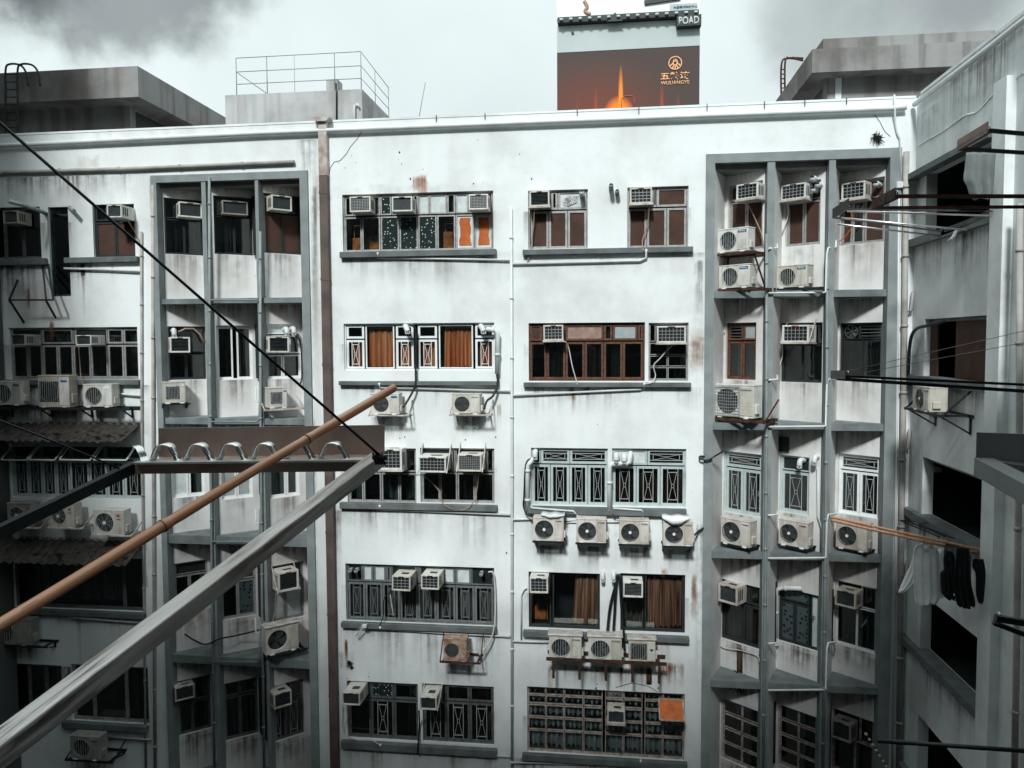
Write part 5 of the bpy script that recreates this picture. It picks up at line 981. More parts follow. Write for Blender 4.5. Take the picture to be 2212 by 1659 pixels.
def hoopladder(S, xs, ytop, ybot, label, hang, m='pvc_grey', depthdir=-1):
    p0 = S.pt(xs[0], ybot); t = MB(); R = []
    for x in xs:
        a = S.pt(x, ybot)-p0; b = S.pt(x, ytop)-p0; q = hang*depthdir
        R.append((a, b)); t.tube(catmull([a, b*.6+a*.4, b, b+V((.12, q*.0, .16)), b+V((.45, 0, .12)), b+V((.62, 0, -.1)), b+V((.66, 0, -.45))]) if hang else [a, b], .028, 8)
    for k in range(9): f = (k+.5)/9; t.tube([R[0][0].lerp(R[0][1], f), R[1][0].lerp(R[1][1], f)], .018, 6)
    return tag(t.build('roof_ladder', m, None, p0), label, 'ladder')
hoopladder(Y(19.9), (12, 38), 152, 300, 'grey cat ladder with hooped handrails on the left stairhouse', 1, 'steel_dark')
# tank block
S = Y(20.8); xa, zt = S.uv(486, 206); xb, _ = S.uv(782, 206); t = thing('rooftop_tank_house', 'pale concrete tank house with a pipe railing on top', 'building', (xa, 20.8, ZP-1.1)); H_ = zt-(ZP-1.1)
ends = [(0, 0), (xb-xa, 0), (xb-xa, 2.9), (0, 2.9)]; m_ = MB()
m_.box(0, 0, 0, xb-xa, 2.9, H_); m_.build('wall', 'tank_concrete', t); MB().cbox(xb-xa-1.05, .1, H_, xb-xa-.72, .5, H_+.34).build('roof_box', 'tank_concrete', t)
rl = MB(); W_ = xb-xa-.05
for k, z in enumerate((.32, .66, 1.04)):
    rl.tube([(.3, .1, H_+z), (W_, .1, H_+z), (W_, 2.8, H_+z*.9)], .011, 6)
for x in (.3, 1.2, 2.0, W_-.75, W_): rl.tube([(x, .1, H_), (x, .1, H_+1.04)], .012 if x != 2.0 else .006, 6)
for y in (1.4, 2.8): rl.tube([(W_, y, H_), (W_, y, H_+.96)], .010, 6)
rl.tube([(.3, .1, H_+.66), (1.2, .1, H_+.02)], .012, 5)
tag(rl.build('roof_railing', 'pvc_grey', None, (xa, 20.8, ZP-1.1)), 'thin three bar pipe railing on the concrete tank house', 'railing')
pipe(S, [(766, 275, .06), (766, 228, .06), (772, 225, .06), (776, 232, .06)], .03, 'pvc', 'white overflow pipe on the tank house wall'); pipe(S, [(727, 280, .04), (727, 205, .04), (726, 180, .04)], .022, 'cable', 'dark conduit up the tank house wall')
cable([Y(22).pt(904, 262), Y(22).pt(912, 215), Y(22).pt(919, 178)], .010, 'pvc_grey', 'thin leaning aerial rod on the roof', 'antenna_rod', 'antenna')
# right stairhouse
t, x0, x1, zt, zb, L_ = roofhouse('rooftop_stairhouse', 'stained concrete stairhouse with a deep fascia on the right of the roof', 20.4, 1755, 2240, 106, 157, 5.2, .5)
S = Y(21.0); xa, z2 = S.uv(1778, 84); xb, _ = S.uv(2150, 84); MB().box(*L_(xa, 21.0, zt+.002), *L_(xb, 24.5, z2)).build('upper_roof_slab', 'roof_concrete', t)
MB().box(*L_(x0+.7, 20.88, ZP-1.1), *L_(x0+.85, 21.0, zb-.004)).build('corner_post', 'wing_paint', t); MB().quad(L_(x0+.498, 21.3, zb-.7), L_(x0+.498, 23.2, zb-.7), L_(x0+.498, 23.2, zb-.1), L_(x0+.498, 21.3, zb-.1)).build('window_opening', 'ac_dark', t)
lad = Y(24.5); p0 = lad.pt(1688, 225); m_ = MB()
for dx in (0, 1):
    a = lad.pt(1688+8*dx, 222)-p0; b = lad.pt(1688+8*dx, 140-6*dx)-p0; c = lad.pt(1702+6*dx, 126)-p0; d = lad.pt(1735, 126+5*dx)-p0; m_.tube(catmull([a, b, c, d]), .03, 6)
for k in range(7): y = 150+10*k; m_.tube([lad.pt(1688, y)-p0, lad.pt(1696, y)-p0], .02, 5)
tag(m_.build('roof_ladder', 'rust', None, p0), 'rusty hooped cat ladder on the right stairhouse', 'ladder')
# ------------------------------------------------------------------ hoarding beyond the roof
YB_ = 42.0; S = Y(YB_); x0, _ = S.uv(1203, 150); x1, _ = S.uv(1512, 150); zz = lambda py: S.uv(1358, py)[1]
t = thing('billboard_tower', 'tall tower beyond the roof covered by a brown and orange poster', 'billboard', (x0, YB_, 0)); W_ = x1-x0
xx = lambda px, py=150: S.uv(px, py)[0]-x0
MB().box(0, .3, 0, W_, 9, zz(-120)).build('tower_wall', 'haze_white', t)
MB().box(.0, .16, zz(300), W_, .298, zz(104)).build('poster', 'gold', t)
def postermat():
    m = bpy.data.materials.new('poster_print'); m.use_nodes = True; N = m.node_tree.nodes; L = m.node_tree.links; b = N['Principled BSDF']; b.inputs['Roughness'].default_value = .7
    tc = N.new('ShaderNodeTexCoord'); sx = N.new('ShaderNodeSeparateXYZ'); L.new(tc.outputs['Object'], sx.inputs[0])
    def op(o, a, c=None):
        n = N.new('ShaderNodeMath'); n.operation = o
        for i, v in enumerate((a, c)):
            if v is None: continue
            if isinstance(v, (int, float)): n.inputs[i].default_value = v
            else: L.new(v, n.inputs[i])
        return n.outputs[0]
    def mix(f, A_, B_):
        n = N.new('ShaderNodeMix'); n.data_type = 'RGBA'; L.new(f, n.inputs[0])
        for s_, v in ((n.inputs[6], A_), (n.inputs[7], B_)):
            if isinstance(v, tuple): s_.default_value = (*v, 1)
            else: L.new(v, s_)
        return n.outputs[2]
    X, Z = sx.outputs[0], sx.outputs[2]; xb, zb = xx(1341, 235), zz(240); ztop = zz(104)
    def blob(cx, cz, rx, rz): return op('MAXIMUM', op('SUBTRACT', 1.0, op('SQRT', op('ADD', op('POWER', op('DIVIDE', op('SUBTRACT', X, cx), rx), 2.0), op('POWER', op('DIVIDE', op('SUBTRACT', Z, cz), rz), 2.0)))), 0.0)
    c = mix(op('MULTIPLY', blob(xx(1290), zb, W_*.62, (ztop-zb)*.95), .85), (.050, .030, .026), (.17, .030, .009))
    c = mix(op('MINIMUM', op('MULTIPLY', blob(xb-.1, zb-.2, W_*.115, (ztop-zb)*.34), 2.2), 1.0), c, (.95, .20, .004))
    for px, k, hh in ((1341, 1.0, .78), (1287, .35, .45), (1247, .15, .3), (1430, .4, .45), (1465, .15, .3)):
        ray_ = blob(xx(px, 235), zb, .16 if k == 1 else .12, (ztop-zb)*hh); c = mix(op('MINIMUM', op('MULTIPLY', ray_, 2.2*k), 1.0), c, (.85, .24, .01) if k == 1 else (.42, .06, .005))
    L.new(c, b.inputs['Base Color']); return m
pm = postermat(); po = [c for c in t.children if c.name.startswith('poster')][0]; po.data.materials[0] = pm
MB().box(.0, .14, zz(104)+.003, W_, .297, zz(46)).build('blank_band', 'poster_grey', t); MB().box(.05, -.25, zz(45)+.003, W_-.1, .29, zz(33)).build('lamp_gantry', 'poster_black', t)
lm = MB()
for k in range(15): x = W_*(.035+.93*k/14); lm.cbox(x-.09, -.42, zz(42), x+.09, -.26, zz(42)+.10, .02)
lm.build('lamp_head', 'sign_grey', t)
MB().prism([(xx(1311), zz(49)), (xx(1345), zz(49)), (xx(1328), zz(30))], -.30, -.255).build('emblem_bracket', 'ac_dark', t)
MB().box(xx(1234, 64), .12, zz(67), xx(1240, 64), .139, zz(61)).build('hatch', 'ac_dark', t)
zl = lambda px, py: S.uv(px, py)[1]
MB().box(xx(1461, 47), -.30, zl(1487, 60), W_+.02, .139, zl(1487, 37)).build('sign_plate', 'poster_black', t); text('POAD', zl(1487, 40)-zl(1487, 57), 'sign_grey', t, (xx(1465, 47), -.315, zl(1487, 57.5)), .02, .03, xx(1509, 47)-xx(1465, 47))
MB().box(.0, .10, zz(31), W_-.1, .298, zz(-120)).build('upper_poster', 'badge_white', t); MB().box(xx(1447, 20), .07, zl(1480, 21), W_-.15, .098, zl(1480, 6)).build('caption_strip', 'poster_grey', t); text('大量現代科技中心', zz(15)-zz(20.5), 'badge_blue', t, (xx(1455, 18), .055, zl(1480, 16.5)), .01, .015, xx(1507, 18)-xx(1455, 18))
lm = MB().bar((xx(1392, 6), .05, zz(7)), (xx(1470, 0), .05, zz(0)), .12, .22, (0, 0, 1)); lm.build('upper_bracket', 'ac_dark', t)
lm = MB(); lm.tube(catmull([V((xx(1262, 0), .09, zz(-5))), V((xx(1268, 10), .09, zz(8))), V((xx(1264, 20), .09, zz(18))), V((xx(1275, 25), .09, zz(25)))]), .10, 6); lm.build('printed_curve', 'pink_panel', t)
# emblem and characters
g = MB(); cx, cz, r = xx(1459, 135), zl(1459, 134), .33; g.ring(cx, .14, cz, r, .035, 40)
for a, b in (((-.05, .95), (-.35, -.05)), ((.05, .95), (.35, -.05)), ((-.35, -.05), (-.82, -.48)), ((.35, -.05), (.82, -.48)), ((-.22, -.35), (-.42, -.85)), ((.22, -.35), (.42, -.85)), ((0, -.4), (0, -.95)), ((-.1, .9), (-.1, .3)), ((.1, .9), (.1, .3))): g.bar((cx+a[0]*r, .14, cz+a[1]*r), (cx+b[0]*r, .14, cz+b[1]*r), .06, .05, (0, 1, 0))
g.ring(cx, .14, cz, r*.32, .035, 20); g.build('emblem', 'gold', t)
text('五粮液', zz(152)-zz(169), 'gold', t, (xx(1427, 160), .14, zl(1459, 170.5)), .02, .03, xx(1491, 160)-xx(1427, 160)); text('WULIANGYE', zz(171)-zz(179), 'gold', t, (xx(1428, 175), .14, zl(1459, 180.5)), .02, .012, xx(1490, 175)-xx(1428, 175))
g = MB(); c0, c1, q0, q1 = xx(1343, 235), xx(1370, 235), zz(239), zz(205); g.tube([(c0, .145, q0), (c0, .145, q1-.15), (c0+.18, .145, q1), (c1-.12, .145, q1), (c1, .145, q1-.15), (c1, .145, q0)], .022, 6); g.build('printed_bottle', 'orange_board', t)
# ------------------------------------------------------------------ drying racks
def Pt(px, py, d): return Y(d).pt(px, py)
t = thing('drying_rack', 'steel clothes drying rack with hooped pole rests reaching out in the foreground', 'drying rack', Pt(560, 1010, 1.8)); o0 = t.location.copy()
EA, EB = Pt(812, 995, 1.85), Pt(300, 1004, 1.76); VP = CR @ V(((1655-W2)/FPX, (H2-350)/FPX, -1)); VP.normalize()
nA = EA-VP*2.6; nB = EB-VP*2.6; upv = V((.02, 0, 1))
ar = MB().bar((0, 0, 0), (0, 0, (nA-EA).length), .036, .036, (0, 1, 0)).build('rack_arm', 'worn_steel', t); dz = (nA-EA).normalized(); dx = dz.cross(upv).normalized(); dy = dz.cross(dx).normalized(); ar.rotation_mode = 'QUATERNION'; ar.rotation_quaternion = Matrix((dx, dy, dz)).transposed().to_quaternion(); ar.location = EA+VP*.01-o0
bv = ar.modifiers.new('edge', 'BEVEL'); bv.width = .0045; bv.segments = 3
MB().bar(EB-o0, nB-o0, .018, .026, upv).build('rack_arm', 'steel_dark', t)
ca, cb = Pt(296, 1010, 1.74), Pt(806, 1004, 1.835); MB().bar(ca-o0, cb-o0, .022, .028).build('crossbar', 'steel_brown', t); MB().bar(Pt(296, 998.5, 1.735)-o0, Pt(812, 992.5, 1.83)-o0, .040, .005).build('crossbar_top', 'steel_matte', t)
pl = MB(); q = [Pt(342, 987, 1.88), Pt(830, 981, 1.93), Pt(830, 918, 1.93), Pt(342, 925, 1.88)]; n_ = V((0, .004, 0)); i = [p-o0 for p in q]; j = [p+n_-o0 for p in q]; pl.quad(*i); pl.quad(*j); [pl.quad(i[k], i[(k+1) % 4], j[(k+1) % 4], j[k]) for k in range(4)]; pl.build('back_plate', 'steel_brown', t)
MB().bar(Pt(342, 992, 1.86)-o0, Pt(826, 986, 1.91)-o0, .05, .004).build('back_shelf', 'steel_brown', t)
def hoop(px0, px1, name='pole_rest'):
    pts = [Pt(px0, 998, 1.75+.1*(px0-296)/516)]; yb, yt = 996, 961; w = px1-px0; f = lambda x: 1.745+.095*(x-296)/516
    path = [(0, yb), (.10, yb-1), (.16, yb-14), (.24, yt+8), (.36, yt), (.52, yt-1), (.66, yt+4), (.76, yt+16), (.84, yb-10), (.90, yb-1), (1, yb)]
    P = catmull([Pt(px0+w*a, y-5*(px0-296)/516, f(px0+w*a)) for a, y in path], 3); mb = MB(); prev = None
    for p in P:
        cur = (p+V((-.002, -.011, 0))-o0, p+V((.004, .011, .003))-o0)
        if prev: mb.quad(prev[0], cur[0], cur[1], prev[1], sm=True)
        prev = cur
    o = mb.build(name, 'steel_bright', t); s = o.modifiers.new('thickness', 'SOLIDIFY'); s.thickness = .0018
for a, b in ((322, 392), (394, 464), (466, 536), (538, 608), (610, 682), (684, 757)): hoop(a, b)
hf = MB(); prev = None
for px, y in ((322, 996), (312, 995), (308, 982), (301, 968), (292, 962), (286, 965)):
    p = Pt(px, y, 1.745)-o0; cur = (p+V((-.002, -.011, 0)), p+V((.003, .011, 0)))
    if prev: hf.quad(prev[0], cur[0], cur[1], prev[1], sm=True)
    prev = cur
hf.build('pole_rest', 'steel_bright', t)
ck = MB(); e = Pt(822, 986, 1.80)-o0
for k in range(4): ck.tube([e+V((-.012+.007*k, -.02, .012)), e+V((-.008+.007*k, -.026, -.002)), e+V((-.004+.007*k, -.02, -.016))], .003, 6)
ck.tube([e+V((-.015, -.015, .0)), e+V((.02, -.015, 0))], .006, 8); ck.build('wire_clamp', 'black_iron', t)
cable([Pt(-60, 213, 1.32), Pt(400, 615, 1.55), Pt(822, 985, 1.78)], .0032, 'cable', 'black stay wire running down to the tip of the steel drying rack', 'stay_wire', 'cable')
cable([Pt(-60, 885, 1.45), Pt(120, 955, 1.60), Pt(258, 1012, 1.70)], .0022, 'cable', 'thin black stay wire tied to the dark arm of the drying rack', 'stay_wire', 'cable')
# bamboo pole: knots swell slightly
a_, b_ = Pt(851, 838, 2.12), Pt(0, 1342, 1.15); d_ = (b_-a_); L0 = d_.length; d_.normalize(); LT = L0+1.0; t = thing('bamboo_pole', 'weathered orange brown bamboo pole lying across the drying rack', 'pole', a_); t.rotation_mode = 'QUATERNION'; t.rotation_quaternion = d_.to_track_quat('Z', 'Y')
knots = [.36, .78, 1.22, 1.62, 2.0, 2.4]; pts, rr = [], []; s_ = 0
while s_ < LT:
    k = min(abs(s_-q) for q in knots); pts.append((.006*math.sin(s_*2.2)+.002*math.sin(s_*7), .003*math.sin(s_*4), s_)); rr.append(.0116+.0019*math.exp(-(k/.009)**2)-.0007*math.exp(-((k-.020)/.012)**2)+.0005*math.sin(s_*9)); s_ += .008
MB().tube(pts, rr, 16).build('pole_shaft', 'bamboo', t); kr = MB()
for q in knots: kr.tube([(.006*math.sin(q*2.2)+.002*math.sin(q*7), .003*math.sin(q*4), q+.004), (.006*math.sin(q*2.2)+.002*math.sin(q*7), .003*math.sin(q*4), q+.0062)], .0138, 16)
kr.build('knot_ring', 'brown_pipe', t)
sp = MB()
for (q, an) in ((.62, 1.2), (.86, 2.6), (1.02, .5), (1.5, 2.0)):
    x, y = .0119*math.cos(an), .0119*math.sin(an); sp.quad((x, y, q), (x*1.12+.003, y*1.12, q+.03), (x*1.0+.004, y*1.0, q+.055), (x*.96-.002, y*.96, q+.03))
sp.build('splinter', 'orange_board', t)
# racks on the right
def rack_bars(bars, plates, label, m='dark_steel_rack', pm='pink_panel', cat='drying rack', name='drying_rack'):
    o0 = bars[0][0].copy(); t = thing(name, label, cat, o0)
    for p, q, w in bars: MB().bar(p-o0, q-o0, w, w).build('rack_bar', m, t)
    for p, q, h in plates:
        mb = MB(); z = V((0, 0, h)); x = V((.006, 0, 0)); mb.quad(p-o0, q-o0, q+z-o0, p+z-o0); mb.quad(p+x-o0, q+x-o0, q+z+x-o0, p+z+x-o0); mb.bar(p-o0+V((.02, 0, 0)), q-o0+V((.02, 0, 0)), .04, .03); mb.build('end_plate', pm, t)
        n = 6; hk = MB()
        for k in range(n): c = p.lerp(q, (k+.5)/n)-o0+V((.03, 0, .02)); hk.tube([c+V((0, -.02, 0)), c+V((0, -.015, .03)), c+V((0, .015, .03)), c+V((0, .02, 0))], .005, 5)
        hk.build('pole_rest', 'steel_bright', t)
    return t
XE = 4.25                                   # face of the near block that carries these racks
def bar_to(px, py, d, px2, py2):            # horizontal-ish bar from a tip to the near block
    a = Pt(px, py, d); b = Pt(px2, py2, d); k = (XE-a.x)/(b.x-a.x); return a, a+(b-a)*k
d1, d2 = 6.9, 7.45
a1, b1 = bar_to(2136, 282, d1, 2212, 289); a2, b2 = bar_to(2070, 321, d2, 2212, 330); rack_bars([(a1, b1, .03), (a2, b2, .03)], [(a2+V((-.01, 0, 0)), a1+V((-.01, 0, 0)), .075)], 'dark steel rack with a plate end at the upper right edge')
d1, d2 = 6.6, 7.3
a1, b1 = bar_to(1936, 424, d1, 2212, 424); a2, b2 = bar_to(1885, 449, d2, 2212, 447); rack_bars([(a1, b1, .028), (a2, b2, .026)], [(a2+V((-.01, 0, 0)), a1+V((-.01, 0, 0)), .07)], 'rust brown steel rack whose two bars cross the top gallery opening', 'rust', 'rust')
dn, df = 14.9, 15.9; p = lambda x, y, d: Pt(x, y, d)
WQ = lambda px, py: WR.pt(px, py, .12)
bars = [(p(1800, 470, df), WQ(2037, 500), .03), (p(1836, 452, dn), WQ(2150, 456), .03)]
rack_bars(bars, [(p(1800, 470, df)+V((-.02, 0, 0)), p(1836, 448, dn)+V((-.02, 0, 0)), .17), (WQ(2035, 508)+V((-.02, 0, 0)), WQ(2150, 462)+V((-.02, 0, 0)), .10)], 'steel rack projecting from the top gallery sill of the right wing', 'dark_steel_rack', 'steel_dark')
for n, (a, b, m) in enumerate((((1830, 456, dn+.1), (2146, 466), 'steel'), ((1818, 471, dn+.5), (2090, 497), 'steel'), ((1808, 484, df-.1), (2032, 510), 'steel_bright'))): cable([p(*a), WQ(*b)], .018, m, 'shiny metal pole on the top gallery rack, %s' % ['farthest up', 'middle one', 'lowest one'][n], 'laundry_pole', 'pole', group='poles on the top gallery rack')
a1, b1 = bar_to(1812, 812, 6.9, 2212, 831); a2, b2 = bar_to(1808, 818, 7.1, 2212, 845); rack_bars([(a1, b1, .022), (a2, b2, .03)], [(Pt(1826, 815, 6.7), Pt(1794, 815, 7.2), .06)], 'dark rack with bright top bars crossing the right wing at mid height', 'steel_dark', 'steel_dark')
for n, (x0_, y0_, x1_, y1_) in enumerate(((1812, 806, 2212, 715), (1860, 806, 2212, 740))): cable([Pt(x0_, y0_, 7.0), Pt(x1_, y1_, 6.4), Pt(x1_+70, y1_-17, 6.2)], .0028, 'pvc_dirty', ['upper thin wire slanting over the right wing to the mid height rack', 'lower thin wire slanting over the right wing to the mid height rack'][n], 'stay_wire')
# bamboo with clothes
q1, q2 = Pt(1795, 1117, 14.8), WQ(2120, 1188); q3, q4 = Pt(1797, 1124, 14.6), WQ(2112, 1196)
cable([q1, q2], .024, 'bamboo', 'far bamboo laundry pole above the hanging shirt', 'bamboo_pole', 'pole'); cable([q3, q4], .026, 'bamboo', 'near bamboo laundry pole carrying the hanging shirt', 'bamboo_pole', 'pole')
rack_bars([(WQ(1975, 1127), Pt(1944, 1124, 15.6), .02), (Pt(1944, 1124, 15.6), Pt(2030, 1160, 14.8), .02), (WQ(2000, 1129), Pt(1985, 1132, 15.3), .018), (Pt(1985, 1132, 15.3), WQ(2065, 1165), .018), (Pt(1965, 1128, 15.5), WQ(2045, 1160), .018)], [], 'small black wire rack under the third gallery sill', 'black_iron')
def cloth(rows, d, m, label, name, cat, waves=3, amp=.05, seed=1, th=.012):
    rnd = random.Random(seed); mb = MB(); n = 30; prev = None; ph = rnd.uniform(0, 6); c0 = Pt((rows[0][1]+rows[0][2])/2, rows[0][0], d)
    P = [V(r) for r in rows]; P = catmull(P, 4)
    for i, (y, xl, xr) in enumerate(P):
        cur = []; g_ = i/len(P)
        for k in range(n+1):
            f = k/n; q = Pt(xl+(xr-xl)*f, y+2*math.sin(f*9+ph)*g_, d); q.y += amp*.7*(.35+.65*g_)*math.sin(ph+waves*2*PI*f+.8*g_)+.02*math.sin(5*f+3*g_); cur.append(q-c0)
        if prev:
            for k in range(n): mb.quad(prev[k], prev[k+1], cur[k+1], cur[k], sm=True)
        prev = cur
    o = mb.build(name, m, None, c0); s = o.modifiers.new('thickness', 'SOLIDIFY'); s.thickness = th; return tag(o, label, cat)
def garment(pieces, d, label, name, cat, m, group='clothes hanging on the bamboo poles'):
    c0 = Pt(pieces[0][0][0][1], pieces[0][0][0][0], d); t = thing(name, label, cat, c0, 0, group)
    for rows, pn, off, am in pieces:
        o = cloth(rows, d+off, m, None, pn, None, 3.5, am, len(rows)); del_ = [k for k in ('label', 'category') if k in o]; [o.__delitem__(k) for k in del_]; o.parent = t; o.location = o.location-c0
    return t
garment([([(1174, 1993, 2008), (1181, 1978, 2022), (1200, 1973, 2028), (1250, 1973, 2030), (1290, 1974, 2032), (1306, 1977, 2024)], 'shirt_body', 0, .05), ([(1181, 1976, 1988), (1215, 1969, 1990), (1256, 1952, 1980), (1279, 1942, 1951)], 'sleeve', .06, .03), ([(1186, 2020, 2032), (1230, 2020, 2042), (1278, 2024, 2052), (1290, 2032, 2050)], 'sleeve', .08, .04), ([(1172, 1994, 2008), (1178, 1992, 2010), (1186, 1999, 2003)], 'collar', -.06, .01)], 14.6, 'white long sleeved shirt hanging from the bamboo pole', 'shirt', 'shirt', 'cloth_white')
cloth([(1174, 2042, 2074), (1195, 2038, 2074), (1225, 2040, 2070)], 14.45, 'cloth_grey', 'pale grey cloth hanging behind black garments on the bamboo', 'hanging_cloth', 'cloth', 3, .04, 5)['group'] = 'clothes hanging on the bamboo poles'
garment([([(1190, 2046, 2054), (1206, 2040, 2060), (1230, 2042, 2060), (1240, 2034, 2064), (1275, 2036, 2068), (1284, 2040, 2056), (1294, 2050, 2066)], 'garment_body', 0, .06)], 14.3, 'black garment hanging next to the white shirt', 'black_garment', 'garment', 'cloth_black')
garment([([(1183, 2066, 2092), (1220, 2064, 2096), (1260, 2060, 2098), (1300, 2064, 2108), (1312, 2072, 2106)], 'garment_body', 0, .07)], 14.15, 'long black trousers hanging right of the black garment', 'trousers', 'garment', 'cloth_black')
garment([([(1207, 2102, 2122), (1225, 2100, 2126), (1240, 2108, 2128), (1280, 2108, 2126), (1302, 2112, 2124)], 'garment_body', 0, .04)], 13.8, 'black sock like garment hanging alone by the wing pilaster', 'black_garment', 'garment', 'cloth_black')
cloth([(329, 2088, 2150), (360, 2086, 2149), (385, 2084, 2149), (400, 2092, 2149), (418, 2098, 2149), (430, 2108, 2140)], 13.9, 'cloth_grey', 'grey cloth bundle hanging in the top gallery opening', 'hanging_cloth', 'cloth', 2, .08, 3)
cloth([(498, 2062, 2068), (510, 2057, 2064), (520, 2048, 2058)], 15.0, 'cloth_white', 'small white rag tied to the top gallery rack', 'rag', 'rag', 1, .02, 4)
# near rack at the right edge
t = thing('drying_rack', 'near grey steel rack tip with a big plate at the right edge', 'drying rack', Pt(2150, 980, 1.4)); o0 = t.location.copy()
mb = MB(); q = [Pt(2108, 1005, 1.42), Pt(2290, 1040, 1.36), Pt(2290, 940, 1.36), Pt(2110, 934, 1.42)]; i = [v-o0 for v in q]; j = [v+V((.001, .004, 0))-o0 for v in q]; mb.quad(*i); mb.quad(*j); [mb.quad(i[k], i[(k+1) % 4], j[(k+1) % 4], j[k]) for k in range(4)]; mb.build('end_plate', 'grey_frame', t)
MB().bar(Pt(2125, 1008, 1.40)-o0, Pt(2330, 1120, 1.05)-o0, .03, .03).build('rack_arm', 'grey_frame', t); MB().bar(Pt(2118, 1003, 1.40)-o0, Pt(2290, 1030, 1.33)-o0, .03, .022).build('crossbar', 'steel_bright', t)
a1, b1 = bar_to(2150, 1335, 6.6, 2212, 1345); a2, b2 = bar_to(2146, 1345, 6.9, 2212, 1370); rack_bars([(a1, b1, .05), (a2, b2, .04)], [(a2, a1, .05)], 'dark rack tip low at the right edge', 'steel_dark', 'steel_dark')
a1, b1 = bar_to(1895, 1600, 7.2, 2212, 1622); cable([a1, b1], .02, 'steel_dark', 'long dark pole crossing the bottom right corner', 'laundry_pole', 'pole')
t = thing('string_lights', 'string of small round bulbs hanging in the bottom right corner', 'string lights', Pt(1870, 1585, 16)); o0 = t.location.copy(); PP = [Pt(1870+x, 1585+y, 16)-o0 for x, y in ((0, 0), (10, 15), (22, 33), (34, 52), (44, 70))]
MB().tube(PP, .008, 5).build('cord', 'cable', t)
for k in range(7): c = PP[0].lerp(PP[-1], k/6)+V((0, -.02, 0)); MB().tube([c+V((0, 0, -.03)), c+V((0, 0, -.015)), c+V((0, 0, .015)), c+V((0, 0, .03))], [.012, .03, .03, .012], 8).build('bulb', 'bulb', t)
# ------------------------------------------------------------------ surroundings
tag(MB().quad((-400, -300, 0), (400, -300, 0), (400, 700, 0), (-400, 700, 0)).build('ground', 'asphalt'), None, None, None, 'structure')
OB = thing('unseen_shade_building', 'unseen dark block on the viewer side, added to shade the light well, carrying drying racks', 'building', (0, -.6, 0))  # unseen building, added and shaped to darken the lower floors
HB = CAMZ + BLOCK_H
MB().box(-40, -16, 0, 30, -BLOCK_Y, HB).build('rear_shade_wall', 'dark_block', OB)
MB().box(-40, -16, HB+.002, -10.6, -BLOCK_Y, HB+SIDE_L).build('left_shade_storeys', 'dark_block', OB); MB().box(-.3, -16, HB+.002, 30, -BLOCK_Y, HB+SIDE_R).build('right_shade_storeys', 'dark_block', OB)  # storeys added out of view to shade the facade's lower left and right
MB().box(XLW+.01, -BLOCK_Y+.01, 0, XE-.01, -.05, CAMZ-.78).build('terrace', 'dark_block', OB)
MB().box(XE, -BLOCK_Y+.6, 0, 12, 8.2, ZP-.4).build('unseen_side_wall', 'dark_block', OB)
MB().box(-24, -BLOCK_Y+.6, 0, XLW, 18.55, CAMZ+LEFT_H).build('unseen_side_wall', 'dark_block', OB)  # unseen left wall, added to darken the left of the facade
# ------------------------------------------------------------------ sky and sun
w = bpy.data.worlds.new('World'); SC.world = w; w.use_nodes = True; N = w.node_tree.nodes; L = w.node_tree.links; bg = N['Background']; bg.inputs['Strength'].default_value = .1
def wop(o, a, c=None, cl=False):
    n = N.new('ShaderNodeMath'); n.operation = o; n.use_clamp = cl
    for i, v in enumerate((a, c)):
        if v is None: continue
        if isinstance(v, (int, float)): n.inputs[i].default_value = v
        else: L.new(v, n.inputs[i])
    return n.outputs[0]
sky = N.new('ShaderNodeTexSky'); sky.sky_type = 'NISHITA'; sky.sun_disc = False; sky.sun_elevation = math.radians(SUN_EL); sky.sun_rotation = math.radians(180)
tc = N.new('ShaderNodeTexCoord'); G = tc.outputs['Generated']; sx = N.new('ShaderNodeSeparateXYZ'); L.new(G, sx.inputs[0])
nz = N.new('ShaderNodeTexNoise'); nz.inputs['Scale'].default_value = 3.2; nz.inputs['Detail'].default_value = 9; nz.inputs['Roughness'].default_value = .55; L.new(G, nz.inputs['Vector'])
el = wop('MAXIMUM', sx.outputs[2], 0.0); base = wop('MULTIPLY', wop('ADD', 1.0, wop('MULTIPLY', el, ZEN)), SKY0)
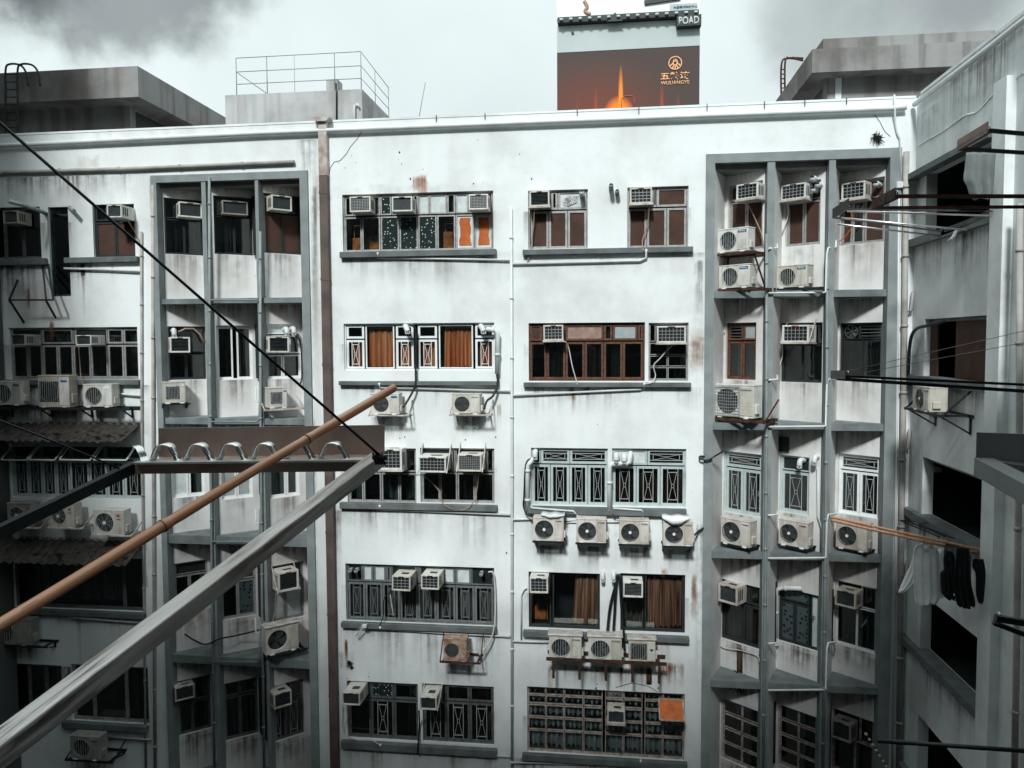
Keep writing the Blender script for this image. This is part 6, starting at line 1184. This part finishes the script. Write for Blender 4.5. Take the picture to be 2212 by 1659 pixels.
def cloud(px, py, rad, strength, soft):
    d = ray(px, py).normalized(); vd = N.new('ShaderNodeVectorMath'); vd.operation = 'DISTANCE'; L.new(G, vd.inputs[0]); vd.inputs[1].default_value = d
    q = wop('ADD', vd.outputs['Value'], wop('MULTIPLY', wop('SUBTRACT', nz.outputs['Fac'], .5), .34)); r = N.new('ShaderNodeMapRange'); r.interpolation_type = 'SMOOTHSTEP'; L.new(q, r.inputs[0]); r.inputs[1].default_value = rad+soft; r.inputs[2].default_value = rad-soft; r.inputs[3].default_value = 0; r.inputs[4].default_value = strength; return r.outputs[0]
dk = wop('ADD', cloud(190, -175, .160, .62, .025), wop('ADD', cloud(-60, -120, .115, .28, .04), wop('ADD', cloud(1930, -130, .135, .34, .045), cloud(2350, -40, .16, .22, .06))), True)
detail = wop('MULTIPLY', wop('SUBTRACT', nz.outputs['Fac'], .5), .35)
val = wop('MULTIPLY', base, wop('ADD', wop('SUBTRACT', 1.0, dk), detail))
cm = N.new('ShaderNodeMix'); cm.data_type = 'RGBA'; cm.inputs[0].default_value = 1; cm.blend_type = 'MULTIPLY'; cm.inputs[6].default_value = (.895, 1.0, .995, 1)
cv = N.new('ShaderNodeCombineColor'); [L.new(val, cv.inputs[k]) for k in range(3)]; L.new(cv.outputs[0], cm.inputs[7])
mx = N.new('ShaderNodeMix'); mx.data_type = 'RGBA'; mx.inputs[0].default_value = .97; L.new(sky.outputs[0], mx.inputs[6]); L.new(cm.outputs[2], mx.inputs[7]); L.new(mx.outputs[2], bg.inputs['Color'])
sd = bpy.data.lights.new('sun', 'SUN'); sd.energy = SUN_E; sd.angle = math.radians(SUN_A); sd.color = (.965, 1, .99); so = bpy.data.objects.new('sun', sd); COL.objects.link(so)
se, sa = math.radians(SUN_EL), math.radians(SUN_AZ); sdir = V((math.sin(sa)*math.cos(se), -math.cos(sa)*math.cos(se), math.sin(se))); so.rotation_euler = sdir.to_track_quat('Z', 'Y').to_euler(); so.location = (0, 0, 60)
vs = SC.view_settings; vs.view_transform = 'Standard'; vs.look = 'None'; vs.exposure = EXPO; vs.gamma = 1
SC.cycles.max_bounces = 8; SC.cycles.transparent_max_bounces = 8; SC.cycles.caustics_reflective = False; SC.cycles.use_denoising = True
